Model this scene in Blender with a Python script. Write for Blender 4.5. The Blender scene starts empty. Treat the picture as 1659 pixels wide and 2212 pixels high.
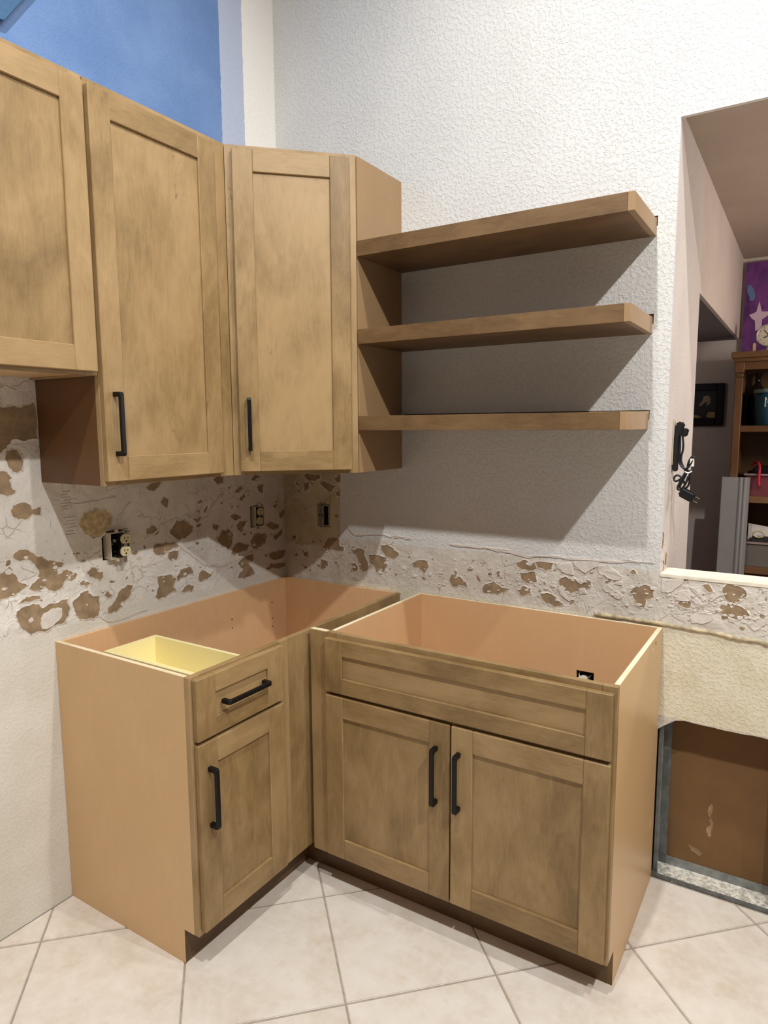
import bpy, bmesh, math, random
from mathutils import Matrix, Vector, noise
random.seed(7)
IN = 0.0254                       # everything below is laid out in inches
scn = bpy.context.scene
COL = scn.collection

# ------------------------------------------------------------------ camera
cam = bpy.data.cameras.new('camera')
cam.sensor_fit = 'HORIZONTAL'; cam.sensor_width = 36.0
cam.lens = 36.0 * 1459.0 / 1659.0
cam.clip_start = 0.05; cam.clip_end = 100
camo = bpy.data.objects.new('camera', cam); COL.objects.link(camo)
R = Vector((0.846475, 0.532404, -0.005083)); U = Vector((-0.061761, 0.107668, 0.992267)); F = Vector((-0.528834, 0.839615, -0.124020))
m = Matrix.Identity(4)
for i in range(3):
    m[i][0] = R[i]; m[i][1] = U[i]; m[i][2] = -F[i]
m.translation = Vector((77.60, -90.35, 60.08)) * IN
camo.matrix_world = m
scn.camera = camo

# ------------------------------------------------------------------ world, lamps, exposure
w = bpy.data.worlds.new('world'); scn.world = w; w.use_nodes = True
w.node_tree.nodes['Background'].inputs[0].default_value = (1.0, 0.92, 0.85, 1)
w.node_tree.nodes['Background'].inputs[1].default_value = 0.12
LAMP_H = 149.0
# four recessed ceiling cans in a grid (positions read off the shadows)
for (x, y, e) in [(122, -80, 235), (57, -30, 42), (122, -32, 130), (57, -82, 170)]:
    l = bpy.data.lights.new('ceiling_can', 'SPOT'); l.energy = e; l.color = (0.985, 0.995, 0.975)
    l.spot_size = math.radians(180); l.spot_blend = 0.75; l.shadow_soft_size = 0.035
    o = bpy.data.objects.new('ceiling_can', l); COL.objects.link(o)
    o.location = (x * IN, y * IN, LAMP_H * IN)
# warm lamp of the dining room beyond the pass-through
l = bpy.data.lights.new('dining_lamp', 'POINT'); l.energy = 32; l.color = (1.0, 0.93, 0.87); l.shadow_soft_size = 0.12
o = bpy.data.objects.new('dining_lamp', l); COL.objects.link(o); o.location = (112 * IN, 38 * IN, 74 * IN)
l = bpy.data.lights.new('hall_fill', 'POINT'); l.energy = 1.6; l.color = (1.0, 0.95, 0.94); l.shadow_soft_size = 0.1  # added fill light that lifts the hall, stands for no fixture
o = bpy.data.objects.new('hall_fill', l); COL.objects.link(o); o.location = (40 * IN, 58 * IN, 72 * IN)
vs = scn.view_settings
vs.view_transform = 'Standard'; vs.look = 'None'; vs.exposure = 0.08; vs.gamma = 1.0; vs.use_curve_mapping = False

# ------------------------------------------------------------------ helpers: colour and materials
def lin(c):
    return tuple(((v/255)/12.92 if v/255 <= 0.04045 else ((v/255+0.055)/1.055)**2.4) for v in c) + (1.0,)

class NT:
    """tiny node-graph helper"""
    def __init__(s, name):
        s.m = bpy.data.materials.new(name); s.m.use_nodes = True; s.t = s.m.node_tree
        s.b = s.t.nodes['Principled BSDF']
    def n(s, typ, ins=None, **props):
        k = s.t.nodes.new(typ)
        for a, v in props.items(): setattr(k, a, v)
        for a, v in (ins or {}).items():
            if isinstance(v, bpy.types.NodeSocket): s.t.links.new(v, k.inputs[a])
            else: k.inputs[a].default_value = v
        return k
    def link(s, a, b): s.t.links.new(a, b)
    def math(s, op, a, b=0.0, clamp=False):
        k = s.n('ShaderNodeMath', {0: a, 1: b}, operation=op, use_clamp=clamp); return k.outputs[0]
    def obj(s): return s.n('ShaderNodeTexCoord').outputs['Object']
    def sep(s, v): return s.n('ShaderNodeSeparateXYZ', {0: v}).outputs
    def map(s, v, scale=(1,1,1), loc=(0,0,0)):
        return s.n('ShaderNodeMapping', {'Vector': v, 'Scale': scale, 'Location': loc}).outputs[0]
    def noise(s, v, scale, detail=4, rough=0.55, dist=0.0):
        return s.n('ShaderNodeTexNoise', {'Vector': v, 'Scale': scale, 'Detail': detail, 'Roughness': rough, 'Distortion': dist}).outputs[0]
    def smooth(s, v, a, b):
        return s.n('ShaderNodeMapRange', {'Value': v, 'From Min': a, 'From Max': b}, interpolation_type='SMOOTHSTEP').outputs[0]
    def mix(s, f, a, b, blend='MIX'):
        k = s.n('ShaderNodeMix', {'Factor': f, 'A': 0, 'B': 0} if 0 else None, data_type='RGBA', blend_type=blend)
        for i, v in ((0, f), (6, a), (7, b)):
            if isinstance(v, bpy.types.NodeSocket): s.link(v, k.inputs[i])
            else: k.inputs[i].default_value = v
        return k.outputs[2]
    def bump(s, h, strength=0.5, dist=0.002, normal=None):
        d = {'Height': h, 'Strength': strength, 'Distance': dist}
        if normal is not None: d['Normal'] = normal
        return s.n('ShaderNodeBump', d).outputs[0]
    def out(s, color=None, rough=0.5, normal=None, **kw):
        if color is not None:
            if isinstance(color, bpy.types.NodeSocket): s.link(color, s.b.inputs['Base Color'])
            else: s.b.inputs['Base Color'].default_value = color
        if isinstance(rough, bpy.types.NodeSocket): s.link(rough, s.b.inputs['Roughness'])
        else: s.b.inputs['Roughness'].default_value = rough
        if normal is not None: s.link(normal, s.b.inputs['Normal'])
        for k, v in kw.items():
            s.b.inputs[k.replace('_', ' ')].default_value = v
        return s.m

def wood(name, dark, mid, light, rough=0.42, streak=0.35, blotch=1.0, bump=0.12, lines=0.5):
    """grain runs along local Z of each board; every object takes its own piece of the pattern"""
    s = NT(name)
    rnd = s.n('ShaderNodeObjectInfo').outputs['Random']
    v = s.n('ShaderNodeVectorMath', {0: s.obj(), 1: s.n('ShaderNodeCombineXYZ', {0: s.math('MULTIPLY', rnd, 31.0), 1: s.math('MULTIPLY', rnd, 17.0), 2: s.math('MULTIPLY', rnd, 43.0)}).outputs[0]}, operation='ADD').outputs[0]
    big = s.noise(s.map(v, (1, 1, 0.6)), 5.0, 4, 0.55, 0.8)
    mid_n = s.noise(s.map(v, (1, 1, 0.34)), 34, 6, 0.68, 0.6)
    fine = s.noise(s.map(v, (1, 1, 0.10)), 210, 4, 0.65)
    f = s.math('ADD', s.math('MULTIPLY', big, 0.62*blotch), s.math('MULTIPLY', mid_n, streak))
    f = s.math('ADD', f, s.math('MULTIPLY', fine, 0.20))
    f = s.math('ADD', f, s.math('MULTIPLY', s.math('SUBTRACT', rnd, 0.5), 0.14))
    f = s.smooth(f, 0.30, 0.80)
    r = s.n('ShaderNodeValToRGB', {0: f}); cr = r.color_ramp
    cr.elements[0].position = 0.0; cr.elements[0].color = lin(dark)
    cr.elements[1].position = 1.0; cr.elements[1].color = lin(light)
    e = cr.elements.new(0.5); e.color = lin(mid)
    # thin dark mineral streaks of maple
    st = s.noise(s.map(v, (1, 1, 0.28)), 9, 2, 0.5, 2.2)
    line = s.smooth(s.math('ABSOLUTE', s.math('SUBTRACT', st, 0.5)), 0.006, 0.0)
    msk = s.smooth(s.noise(v, 3.1, 2), 0.56, 0.66)
    c = s.mix(s.math('MULTIPLY', s.math('MULTIPLY', line, msk), lines), r.outputs[0], lin(tuple(int(a*0.55) for a in dark)))
    return s.out(c, rough, s.bump(fine, bump, 0.0006), Specular_IOR_Level=0.4)

M = {}
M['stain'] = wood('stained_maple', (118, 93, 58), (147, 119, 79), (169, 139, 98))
M['shelf'] = wood('stained_shelf_maple', (80, 58, 36), (104, 78, 50), (125, 97, 65), rough=0.5)
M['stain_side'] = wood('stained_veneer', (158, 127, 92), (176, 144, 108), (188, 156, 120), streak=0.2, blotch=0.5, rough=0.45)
M['natural'] = wood('natural_maple_veneer', (210, 172, 126), (221, 183, 137), (229, 193, 148), streak=0.2, blotch=0.5, rough=0.38, lines=0.0)
M['inside'] = wood('maple_interior', (222, 178, 132), (232, 188, 142), (238, 196, 152), streak=0.2, blotch=0.5, rough=0.4, lines=0.0)
M['drawer'] = wood('pale_drawer_wood', (240, 226, 170), (247, 235, 184), (250, 240, 196), streak=0.15, blotch=0.4, rough=0.45, lines=0.0)
M['edge'] = wood('raw_plywood_edge', (222, 200, 160), (236, 218, 182), (244, 230, 200), rough=0.6)
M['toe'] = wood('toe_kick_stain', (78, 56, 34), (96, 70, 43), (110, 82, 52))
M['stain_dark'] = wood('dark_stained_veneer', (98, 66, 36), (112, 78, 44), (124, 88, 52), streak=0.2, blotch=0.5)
M['oak'] = wood('hutch_oak', (92, 62, 38), (112, 78, 49), (128, 92, 60), rough=0.5)

def plain(name, col, rough=0.5, var=0.0, scale=8, bump=0.0, bscale=80, metallic=0.0, spec=0.5):
    s = NT(name); v = s.obj(); c = lin(col)
    if var:
        f = s.noise(v, scale, 5)
        c = s.mix(s.smooth(f, 0.3, 0.7), lin(tuple(a*(1-var) for a in col)), lin(tuple(min(255, a*(1+var)) for a in col)))
    nb = s.bump(s.noise(v, bscale, 4), bump, 0.002) if bump else None
    return s.out(c, rough, nb, Metallic=metallic, Specular_IOR_Level=spec)
M['black'] = plain('matte_black_metal', (9, 9, 10), 0.42, spec=0.3)
M['hole'] = plain('unlit_cavity', (22, 18, 16), 0.9)
M['paper'] = plain('torn_kraft_paper', (150, 126, 98), 0.9, 0.10, 28, 0.5, 160)
M['kraft'] = plain('drywall_back_paper', (118, 86, 52), 0.85, 0.06, 5, 0.15, 60)
M['tan'] = plain('glue_residue', (186, 164, 126), 0.9, 0.12, 60, 0.6, 150)
M['chip'] = plain('plaster_skim', (214, 204, 194), 0.9, 0.03, 40, 0.5, 130)
M['smear'] = plain('thin_plaster_smear', (150, 122, 90), 0.9, 0.15, 40)
M['rawedge'] = plain('gypsum_edge', (206, 198, 186), 0.95, 0.08, 60, 0.6, 120)
M['galv'] = plain('galvanised_steel', (142, 144, 142), 0.5, 0.12, 30, metallic=0.25)
M['galv_dark'] = plain('galvanised_steel_dull', (112, 114, 112), 0.55, 0.12, 30, metallic=0.2)
M['dust'] = plain('plaster_dust', (204, 198, 186), 0.95, 0.16, 60, 0.8, 200)
M['ivory'] = plain('ivory_plastic', (214, 200, 160), 0.4, 0.02, 30)
M['ivory_box'] = plain('box_plastic', (214, 202, 178), 0.5, 0.02, 30)
M['steel'] = plain('yoke_steel', (136, 130, 122), 0.4, 0.05, 60, metallic=0.6)
M['prong'] = plain('bright_steel', (200, 196, 188), 0.3, metallic=0.8)
M['blackplastic'] = plain('black_plastic', (18, 18, 21), 0.35)
M['whiteplastic'] = plain('white_plastic', (226, 222, 214), 0.4)
M['caulk'] = plain('old_caulk', (176, 160, 130), 0.8, 0.18, 40, 0.6, 90)
M['sill'] = plain('raw_sill_board', (232, 222, 204), 0.8, 0.05, 20, 0.3, 90)
M['moulding'] = plain('primed_white_moulding', (150, 146, 144), 0.5, 0.02, 6)

def knockdown(s, v, dist=0.0030, strength=0.5, scale=84):
    a = s.smooth(s.noise(v, scale, 4, 0.6, 0.3), 0.47, 0.62)
    b = s.noise(v, 240, 3)
    h = s.math('ADD', s.math('MULTIPLY', a, 0.8), s.math('MULTIPLY', b, 0.25))
    return s.bump(h, strength, dist)
def rawskim(s, v):
    a = s.noise(v, 14, 6, 0.6, 0.5); b = s.noise(v, 120, 4, 0.6)
    vor = s.n('ShaderNodeTexVoronoi', {'Vector': s.mixv(v), 'Scale': 11.0}, feature='DISTANCE_TO_EDGE').outputs[0]
    msk = s.smooth(s.noise(v, 7, 3, 0.6), 0.50, 0.60)
    crack = s.math('SUBTRACT', 1.0, s.math('MULTIPLY', s.smooth(vor, 0.028, 0.0), msk))
    h = s.math('ADD', s.math('ADD', s.math('MULTIPLY', a, 1.7), s.math('MULTIPLY', b, 0.25)), s.math('MULTIPLY', crack, 0.22))
    return h, crack
def mixv(s, v):
    nn = s.n('ShaderNodeTexNoise', {'Vector': v, 'Scale': 9.0, 'Detail': 4}).outputs[1]
    return s.n('ShaderNodeVectorMath', {0: v, 1: s.n('ShaderNodeVectorMath', {0: nn, 1: (0.14, 0.14, 0.14)}, operation='MULTIPLY').outputs[0]}, operation='ADD').outputs[0]
NT.mixv = mixv

def step(s, v, edge_in, soft=0.15):       # 1 above the edge (edge in inches)
    return s.smooth(v, (edge_in-soft)*IN, (edge_in+soft)*IN)

def wall_back_mat():
    s = NT('back_wall_plaster'); v = s.obj(); x, y, z = s.sep(v)
    wob = s.math('MULTIPLY', s.math('SUBTRACT', s.noise(v, 16, 4), 0.5), 2.2*IN)
    zz = s.math('ADD', z, wob)
    band = s.math('MULTIPLY', step(s, zz, 34.8), s.math('SUBTRACT', 1.0, step(s, zz, 41.8)))
    strip = s.math('MULTIPLY', s.math('SUBTRACT', 1.0, step(s, x, 12.1, 0.05)), s.math('SUBTRACT', 1.0, step(s, z, 56)))
    raw = s.math('MAXIMUM', band, strip)
    low = s.math('SUBTRACT', 1.0, step(s, zz, 34.8, 0.6))
    white = s.mix(s.smooth(s.noise(v, 3, 3), 0.3, 0.7), lin((214, 212, 209)), lin((220, 218, 215)))
    cream = s.mix(s.smooth(s.noise(v, 9, 5), 0.35, 0.7), lin((228, 219, 197)), lin((218, 208, 182)))
    grime = s.smooth(s.noise(s.map(v, (1, 1, 0.35)), 17, 6, 0.65), 0.60, 0.72)
    cream = s.mix(s.math('MULTIPLY', grime, 0.35), cream, lin((150, 126, 90)))
    h, crack = rawskim(s, v)
    skim = s.mix(s.smooth(s.noise(v, 12, 5, 0.6), 0.35, 0.65), lin((206, 196, 183)), lin((218, 210, 200)))
    strip_c = s.mix(s.smooth(s.noise(v, 10, 4), 0.35, 0.65), lin((190, 174, 142)), lin((203, 190, 164)))
    skim = s.mix(s.math('MULTIPLY', strip, step(s, zz, 40)), skim, strip_c)
    stain = s.smooth(s.noise(v, 26, 6, 0.7), 0.62, 0.70)
    skim = s.mix(s.math('MULTIPLY', stain, 0.45), skim, lin((160, 130, 95)))
    skim = s.mix(s.math('MULTIPLY', s.math('SUBTRACT', 1.0, crack), 0.38), skim, lin((120, 98, 76)))
    c = s.mix(low, white, cream); c = s.mix(raw, c, skim)
    kd = knockdown(s, v); rb = s.bump(h, 0.85, 0.007)
    nm = s.n('ShaderNodeMix', None, data_type='VECTOR')
    s.link(raw, nm.inputs[0]); s.link(kd, nm.inputs[4]); s.link(rb, nm.inputs[5])
    return s.out(c, 0.85, nm.outputs[1], Specular_IOR_Level=0.25)

def wall_left_mat():
    s = NT('left_wall_plaster'); v = s.obj(); x, y, z = s.sep(v)
    wob = s.math('MULTIPLY', s.math('SUBTRACT', s.noise(v, 14, 4), 0.5), 2.0*IN)
    zz = s.math('ADD', z, wob)
    jag = s.math('MULTIPLY', s.math('SUBTRACT', s.noise(v, 40, 3), 0.5), 0.35*IN)
    yy = s.math('ADD', y, jag)
    up = step(s, z, 90, 0.5)
    lowtop = s.math('SUBTRACT', 1.0, step(s, z, 62, 1.0))
    band = s.math('MULTIPLY', step(s, zz, 35.6), s.math('SUBTRACT', 1.0, up))
    h, crack = rawskim(s, v)
    skim = s.mix(s.smooth(s.noise(v, 11, 5, 0.6), 0.35, 0.65), lin((216, 208, 200)), lin((228, 221, 213)))
    stain = s.smooth(s.noise(v, 24, 6, 0.7), 0.63, 0.72)
    skim = s.mix(s.math('MULTIPLY', stain, 0.4), skim, lin((172, 146, 116)))
    skim = s.mix(s.math('MULTIPLY', s.math('SUBTRACT', 1.0, crack), 0.38), skim, lin((130, 104, 84)))
    paint = s.mix(s.smooth(s.noise(v, 5, 4), 0.3, 0.7), lin((222, 216, 206)), lin((214, 207, 194)))
    blue = s.mix(s.smooth(s.noise(v, 4, 3), 0.3, 0.7), lin((104, 134, 184)), lin((118, 147, 194)))
    upc = s.mix(step(s, yy, -12.1, 0.06), blue, lin((182, 190, 212)))
    upc = s.mix(step(s, yy, -7.25, 0.06), upc, lin((240, 236, 230)))
    c = s.mix(band, paint, skim); c = s.mix(up, c, upc)
    kd = knockdown(s, v, 0.0020, 0.38, 95); rb = s.bump(h, 0.85, 0.007)
    nm = s.n('ShaderNodeMix', None, data_type='VECTOR')
    s.link(band, nm.inputs[0]); s.link(kd, nm.inputs[4]); s.link(rb, nm.inputs[5])
    return s.out(c, 0.85, nm.outputs[1], Specular_IOR_Level=0.25)
M['wall_back'] = wall_back_mat(); M['wall_left'] = wall_left_mat()

def painted(name, col, scale=84, strength=0.35):
    s = NT(name); v = s.obj()
    c = s.mix(s.smooth(s.noise(v, 4, 3), 0.3, 0.7), lin(col), lin(tuple(a*0.965 for a in col)))
    return s.out(c, 0.85, knockdown(s, v, 0.0025, strength, scale), Specular_IOR_Level=0.25)
M['jamb'] = painted('jamb_paint', (214, 204, 197))
M['dining'] = painted('dining_paint', (212, 197, 187))
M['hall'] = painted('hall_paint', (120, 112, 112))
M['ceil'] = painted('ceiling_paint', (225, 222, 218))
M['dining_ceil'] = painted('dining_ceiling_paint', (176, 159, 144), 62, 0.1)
M['bluedark'] = painted('darker_blue', (74, 108, 146))

def tile_mat():
    s = NT('beige_ceramic_tile'); v0 = s.obj()
    rnd = s.n('ShaderNodeObjectInfo').outputs['Random']
    v = s.n('ShaderNodeVectorMath', {0: v0, 1: s.n('ShaderNodeCombineXYZ', {0: s.math('MULTIPLY', rnd, 23.0), 1: s.math('MULTIPLY', rnd, 41.0), 2: 0.0}).outputs[0]}, operation='ADD').outputs[0]
    a = s.smooth(s.noise(v, 6, 5, 0.6, 0.4), 0.32, 0.7); b = s.smooth(s.noise(v, 26, 5, 0.65), 0.35, 0.72)
    c = s.mix(a, lin((224, 214, 203)), lin((210, 197, 181)))
    c = s.mix(s.math('MULTIPLY', b, 0.5), c, lin((232, 224, 216)))
    pk = s.smooth(s.noise(v, 11, 4, 0.6), 0.58, 0.74)
    c = s.mix(s.math('MULTIPLY', pk, 0.5), c, lin((205, 184, 160)))
    return s.out(c, 0.42, s.bump(s.noise(v, 30, 4), 0.15, 0.001), Specular_IOR_Level=0.35)
M['tile'] = tile_mat()
M['grout'] = plain('grout', (166, 154, 142), 0.95, 0.06, 40, 0.4, 160)

# ------------------------------------------------------------------ helpers: objects and meshes
WM = {}                                      # world matrices of everything built (metres)
def place(o, W, parent=None):
    if parent is not None:
        o.parent = parent; o.matrix_basis = WM[parent.name].inverted() @ W
    else:
        o.matrix_basis = W
    WM[o.name] = W
    return o
def T(x, y, z): return Matrix.Translation(Vector((x, y, z)) * IN)
def thing(name, label, cat, W=None, group=None):
    o = bpy.data.objects.new(name, None); o.empty_display_size = 0.05; COL.objects.link(o)
    tag(o, label, cat, group); return place(o, W or Matrix.Identity(4))
def tag(o, label, cat=None, group=None, kind=None):
    o['label'] = label
    if cat: o['category'] = cat
    if group: o['group'] = group
    if kind: o['kind'] = kind
    return o
def link(name, bm, mat, W=None, parent=None, smooth=False):
    me = bpy.data.meshes.new(name); bmesh.ops.recalc_face_normals(bm, faces=bm.faces[:]); bm.to_mesh(me); bm.free()
    for mt in (mat if isinstance(mat, list) else [mat]): me.materials.append(mt)
    if smooth:
        for p in me.polygons: p.use_smooth = True
    o = bpy.data.objects.new(name, me); COL.objects.link(o)
    return place(o, W or Matrix.Identity(4), parent)
def bx(bm, a, b, mi=0):
    """box between two corners given in inches"""
    a = [min(p, q) for p, q in zip(a, b)] if 0 else a
    vs_ = [bm.verts.new(Vector((x, y, z)) * IN) for x in (a[0], b[0]) for y in (a[1], b[1]) for z in (a[2], b[2])]
    for q in ((0,1,3,2), (4,6,7,5), (0,4,5,1), (2,3,7,6), (0,2,6,4), (1,5,7,3)):
        f = bm.faces.new([vs_[i] for i in q]); f.material_index = mi
    return vs_
AX = {'x': Matrix(((0,0,1,0),(1,0,0,0),(0,1,0,0),(0,0,0,1))),        # local z -> x
      'y': Matrix(((0,1,0,0),(0,0,1,0),(1,0,0,0),(0,0,0,1))),        # local z -> y
      'z': Matrix.Identity(4)}
def board(name, parent, frame, a, b, grain, mat, bevel=0.03):
    """a piece of wood between corners a and b (inches, in frame); its grain along one axis"""
    c = [(p+q)/2 for p, q in zip(a, b)]; d = [abs(q-p) for p, q in zip(a, b)]
    A = AX[grain]; ld = A.to_3x3().transposed() @ Vector(d)
    ld = [abs(t)/2 for t in ld]
    bm = bmesh.new(); bx(bm, [-t for t in ld], ld)
    if bevel: bmesh.ops.bevel(bm, geom=bm.edges[:], offset=min(bevel, min(ld)*0.6)*IN, segments=1, affect='EDGES')
    return link(name, bm, mat, frame @ T(*c) @ A, parent)
def prism(bm, pts, d0, d1, axes='xzy', mi=0):
    """polygon in the (axes[0],axes[1]) plane, extruded along axes[2] from d0 to d1 (inches)"""
    def P3(u, v, w_):
        r = [0, 0, 0]; r['xyz'.index(axes[0])] = u; r['xyz'.index(axes[1])] = v; r['xyz'.index(axes[2])] = w_
        return Vector(r) * IN
    A = [bm.verts.new(P3(u, v, d0)) for u, v in pts]; B = [bm.verts.new(P3(u, v, d1)) for u, v in pts]
    n = len(pts)
    for loop in (A, B):
        f = bm.faces.new(loop); f.material_index = mi
    for i in range(n):
        f = bm.faces.new((A[i], A[(i+1) % n], B[(i+1) % n], B[i])); f.material_index = mi
def slab(u0, u1, v0, v1, holes, thick, axes):
    """wall sheet with rectangular holes; axes like 'xzy': u, v, depth"""
    us = sorted({u0, u1} | {h[0] for h in holes} | {h[1] for h in holes}); us = [u for u in us if u0 <= u <= u1]
    vs_ = sorted({v0, v1} | {h[2] for h in holes} | {h[3] for h in holes}); vs_ = [v for v in vs_ if v0 <= v <= v1]
    bm = bmesh.new(); cache = {}
    def vt(u, v, d):
        k = (round(u, 4), round(v, 4), d)
        if k not in cache:
            r = [0, 0, 0]; r['xyz'.index(axes[0])] = u; r['xyz'.index(axes[1])] = v; r['xyz'.index(axes[2])] = d
            cache[k] = bm.verts.new(Vector(r) * IN)
        return cache[k]
    def solid(i, j):
        if not (0 <= i < len(us)-1 and 0 <= j < len(vs_)-1): return False
        cu, cv = (us[i]+us[i+1])/2, (vs_[j]+vs_[j+1])/2
        return not any(h[0] < cu < h[1] and h[2] < cv < h[3] for h in holes)
    for i in range(len(us)-1):
        for j in range(len(vs_)-1):
            if not solid(i, j): continue
            a, b, c, d = us[i], us[i+1], vs_[j], vs_[j+1]
            bm.faces.new([vt(a,c,0), vt(b,c,0), vt(b,d,0), vt(a,d,0)])
            bm.faces.new([vt(a,c,thick), vt(a,d,thick), vt(b,d,thick), vt(b,c,thick)])
            for (di, dj, e) in ((-1,0,((a,c),(a,d))), (1,0,((b,c),(b,d))), (0,-1,((a,c),(b,c))), (0,1,((a,d),(b,d)))):
                if not solid(i+di, j+dj):
                    (p, q), (r_, s_) = e
                    bm.faces.new([vt(p,q,0), vt(r_,s_,0), vt(r_,s_,thick), vt(p,q,thick)])
    return bm
def rough_outline(pts, amt=0.16, it=2, seed=0):
    rg = random.Random(seed)
    for k in range(it):
        out = []
        for i, p in enumerate(pts):
            q = pts[(i+1) % len(pts)]; out.append(p)
            d = math.hypot(q[0]-p[0], q[1]-p[1])
            if d > 0.22:
                nx, ny = -(q[1]-p[1])/d, (q[0]-p[0])/d; o = rg.uniform(-1, 1)*amt*min(d, 1.2)
                out.append(((p[0]+q[0])/2+nx*o, (p[1]+q[1])/2+ny*o))
        pts = out
    return pts
def area(pts): return sum(p[0]*q[1]-q[0]*p[1] for p, q in zip(pts, pts[1:]+pts[:1]))/2
def on_wall(side, u, v, h):                 # h inches out from the wall face into the kitchen
    return Vector((h, u, v))*IN if side == 'left' else Vector((u, -h, v))*IN
def torn_patch(side, pts, wall, seed, mat='paper'):
    """patch of bared paper and the lip of plaster that stands around it"""
    pts = rough_outline(pts, 0.17, 2, seed)
    if area(pts) < 0: pts = pts[::-1]
    n = len(pts); rg = random.Random(seed+1)
    bm = bmesh.new(); V = [bm.verts.new(on_wall(side, u, v, 0.015)) for u, v in pts]
    B = [bm.verts.new(on_wall(side, u, v, -0.05)) for u, v in pts]
    bm.faces.new(V)
    for i in range(n): bm.faces.new((V[i], V[(i+1) % n], B[(i+1) % n], B[i]))
    p = link('torn_patch', bm, M[mat], None, wall)
    # raised lip
    bm = bmesh.new(); rings = [[], [], []]
    for i, (u, v) in enumerate(pts):
        a, b = pts[i-1], pts[(i+1) % n]; dx, dy = b[0]-a[0], b[1]-a[1]; l_ = math.hypot(dx, dy) or 1
        nx, ny = dy/l_, -dx/l_; hgt = 0.03 + 0.10*rg.random()**2; wd = 0.10+0.30*rg.random()
        rings[0].append(bm.verts.new(on_wall(side, u, v, 0.0)))
        rings[1].append(bm.verts.new(on_wall(side, u+nx*0.03, v+ny*0.03, hgt)))
        rings[2].append(bm.verts.new(on_wall(side, u+nx*wd, v+ny*wd, -0.01)))
    for r in range(2):
        for i in range(n):
            bm.faces.new((rings[r][i], rings[r][(i+1) % n], rings[r+1][(i+1) % n], rings[r+1][i]))
    link('plaster_lip', bm, M['chip'], None, p)
def plaster_chip(side, pts, wall, seed, h=0.12):
    pts = rough_outline(pts, 0.13, 2, seed)
    if area(pts) < 0: pts = pts[::-1]
    rg = random.Random(seed); n = len(pts); bm = bmesh.new()
    A = [bm.verts.new(on_wall(side, u, v, -0.03)) for u, v in pts]
    cu = sum(p[0] for p in pts)/n; cv = sum(p[1] for p in pts)/n
    B = [bm.verts.new(on_wall(side, u+(cu-u)*0.05, v+(cv-v)*0.05, h*(0.5+0.7*rg.random()))) for u, v in pts]
    bm.faces.new(B)
    for i in range(n): bm.faces.new((A[i], A[(i+1) % n], B[(i+1) % n], B[i]))
    link('plaster_chip', bm, M['chip'], None, wall)
def tube(bm, pts, r, seg=8, cap=True):
    """round tube through points (inches)"""
    pts = [Vector(p) for p in pts]; rings = []
    up = Vector((0.13, 0.31, 0.94))
    for i, p in enumerate(pts):
        d = (pts[min(i+1, len(pts)-1)] - pts[max(i-1, 0)]).normalized()
        a = d.cross(up); a = a.normalized() if a.length > 1e-3 else Vector((1, 0, 0)); b = d.cross(a).normalized()
        rr = r[i] if isinstance(r, (list, tuple)) else r
        rings.append([bm.verts.new((p + (a*math.cos(t)+b*math.sin(t))*rr)*IN) for t in [2*math.pi*k/seg for k in range(seg)]])
    for q, s in zip(rings, rings[1:]):
        for k in range(seg): bm.faces.new((q[k], q[(k+1) % seg], s[(k+1) % seg], s[k]))
    if cap:
        bm.faces.new(rings[0][::-1]); bm.faces.new(rings[-1])
def smooth_path(pts, it=2):
    pts = [Vector(p) for p in pts]
    for k in range(it):
        o = [pts[0]]
        for a, b in zip(pts, pts[1:]): o += [a*0.75+b*0.25, a*0.25+b*0.75]
        pts = o + [pts[-1]]
    return pts
def lathe(bm, prof, seg=32, c=(0,0,0)):
    rings = [[bm.verts.new((Vector(c)+Vector((r*math.cos(2*math.pi*k/seg), r*math.sin(2*math.pi*k/seg), z)))*IN) for k in range(seg)] for r, z in prof]
    for q, s in zip(rings, rings[1:]):
        for k in range(seg): bm.faces.new((q[k], q[(k+1) % seg], s[(k+1) % seg], s[k]))
    return rings
def RZ(deg): return Matrix.Rotation(math.radians(deg), 4, 'Z')

# ------------------------------------------------------------------ the room
def structure(name, bm, mat, label):
    o = link(name, bm, mat); tag(o, label, kind='structure'); return o
# outlet holes (left wall: y range, z range / back wall: x range, z range)
OUT1 = (-36.35, -33.0, 42.9, 46.75); OUT2 = (-8.55, -5.35, 43.7, 47.3); OUT3 = (7.35, 9.95, 43.5, 47.3)
OPEN_L, OPEN_R, OPEN_B, OPEN_T = 62.3, 112.0, 41.0, 96.2
SHELF_TOPS = (85.05, 73.45, 61.7)
holes_b = [(OPEN_L, OPEN_R, OPEN_B, OPEN_T), (62.75, 112.0, 0.0, 22.6), OUT3, (52.0, 55.0, 22.4, 27.2)]
holes_b += [(24.3, 60.2, t-0.8, t+0.4) for t in SHELF_TOPS]
wall_back = structure('wall_back', slab(0, 150, 0, 150, holes_b, 0.6, 'xzy'), M['wall_back'], 'white textured back wall with bared plaster band above the sink cabinet')
wall_left = structure('wall_left', slab(-190, 0, 0, 150, [OUT1, OUT2], -0.6, 'yzx'), M['wall_left'], 'left wall with torn plaster band, blue paint above the cabinets')
bm = bmesh.new(); bx(bm, (OPEN_L-0.6, 0.6, 0), (OPEN_L, 22.0, 97.5))
wall_jamb = structure('wall_jamb', bm, M['jamb'], 'pinkish white jamb at the left side of the pass-through')
bm = bmesh.new(); bx(bm, (OPEN_L-0.6, 22.0, 79.6), (OPEN_L, 86.2, 97.5))
structure('wall_dining_header', bm, M['dining'], 'pinkish wall above the dark hall opening')
bm = bmesh.new(); bx(bm, (20, 86.2, 0), (150, 87, 98)); structure('wall_far', bm, M['dining'], 'far wall of the room beyond the pass-through')
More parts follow.
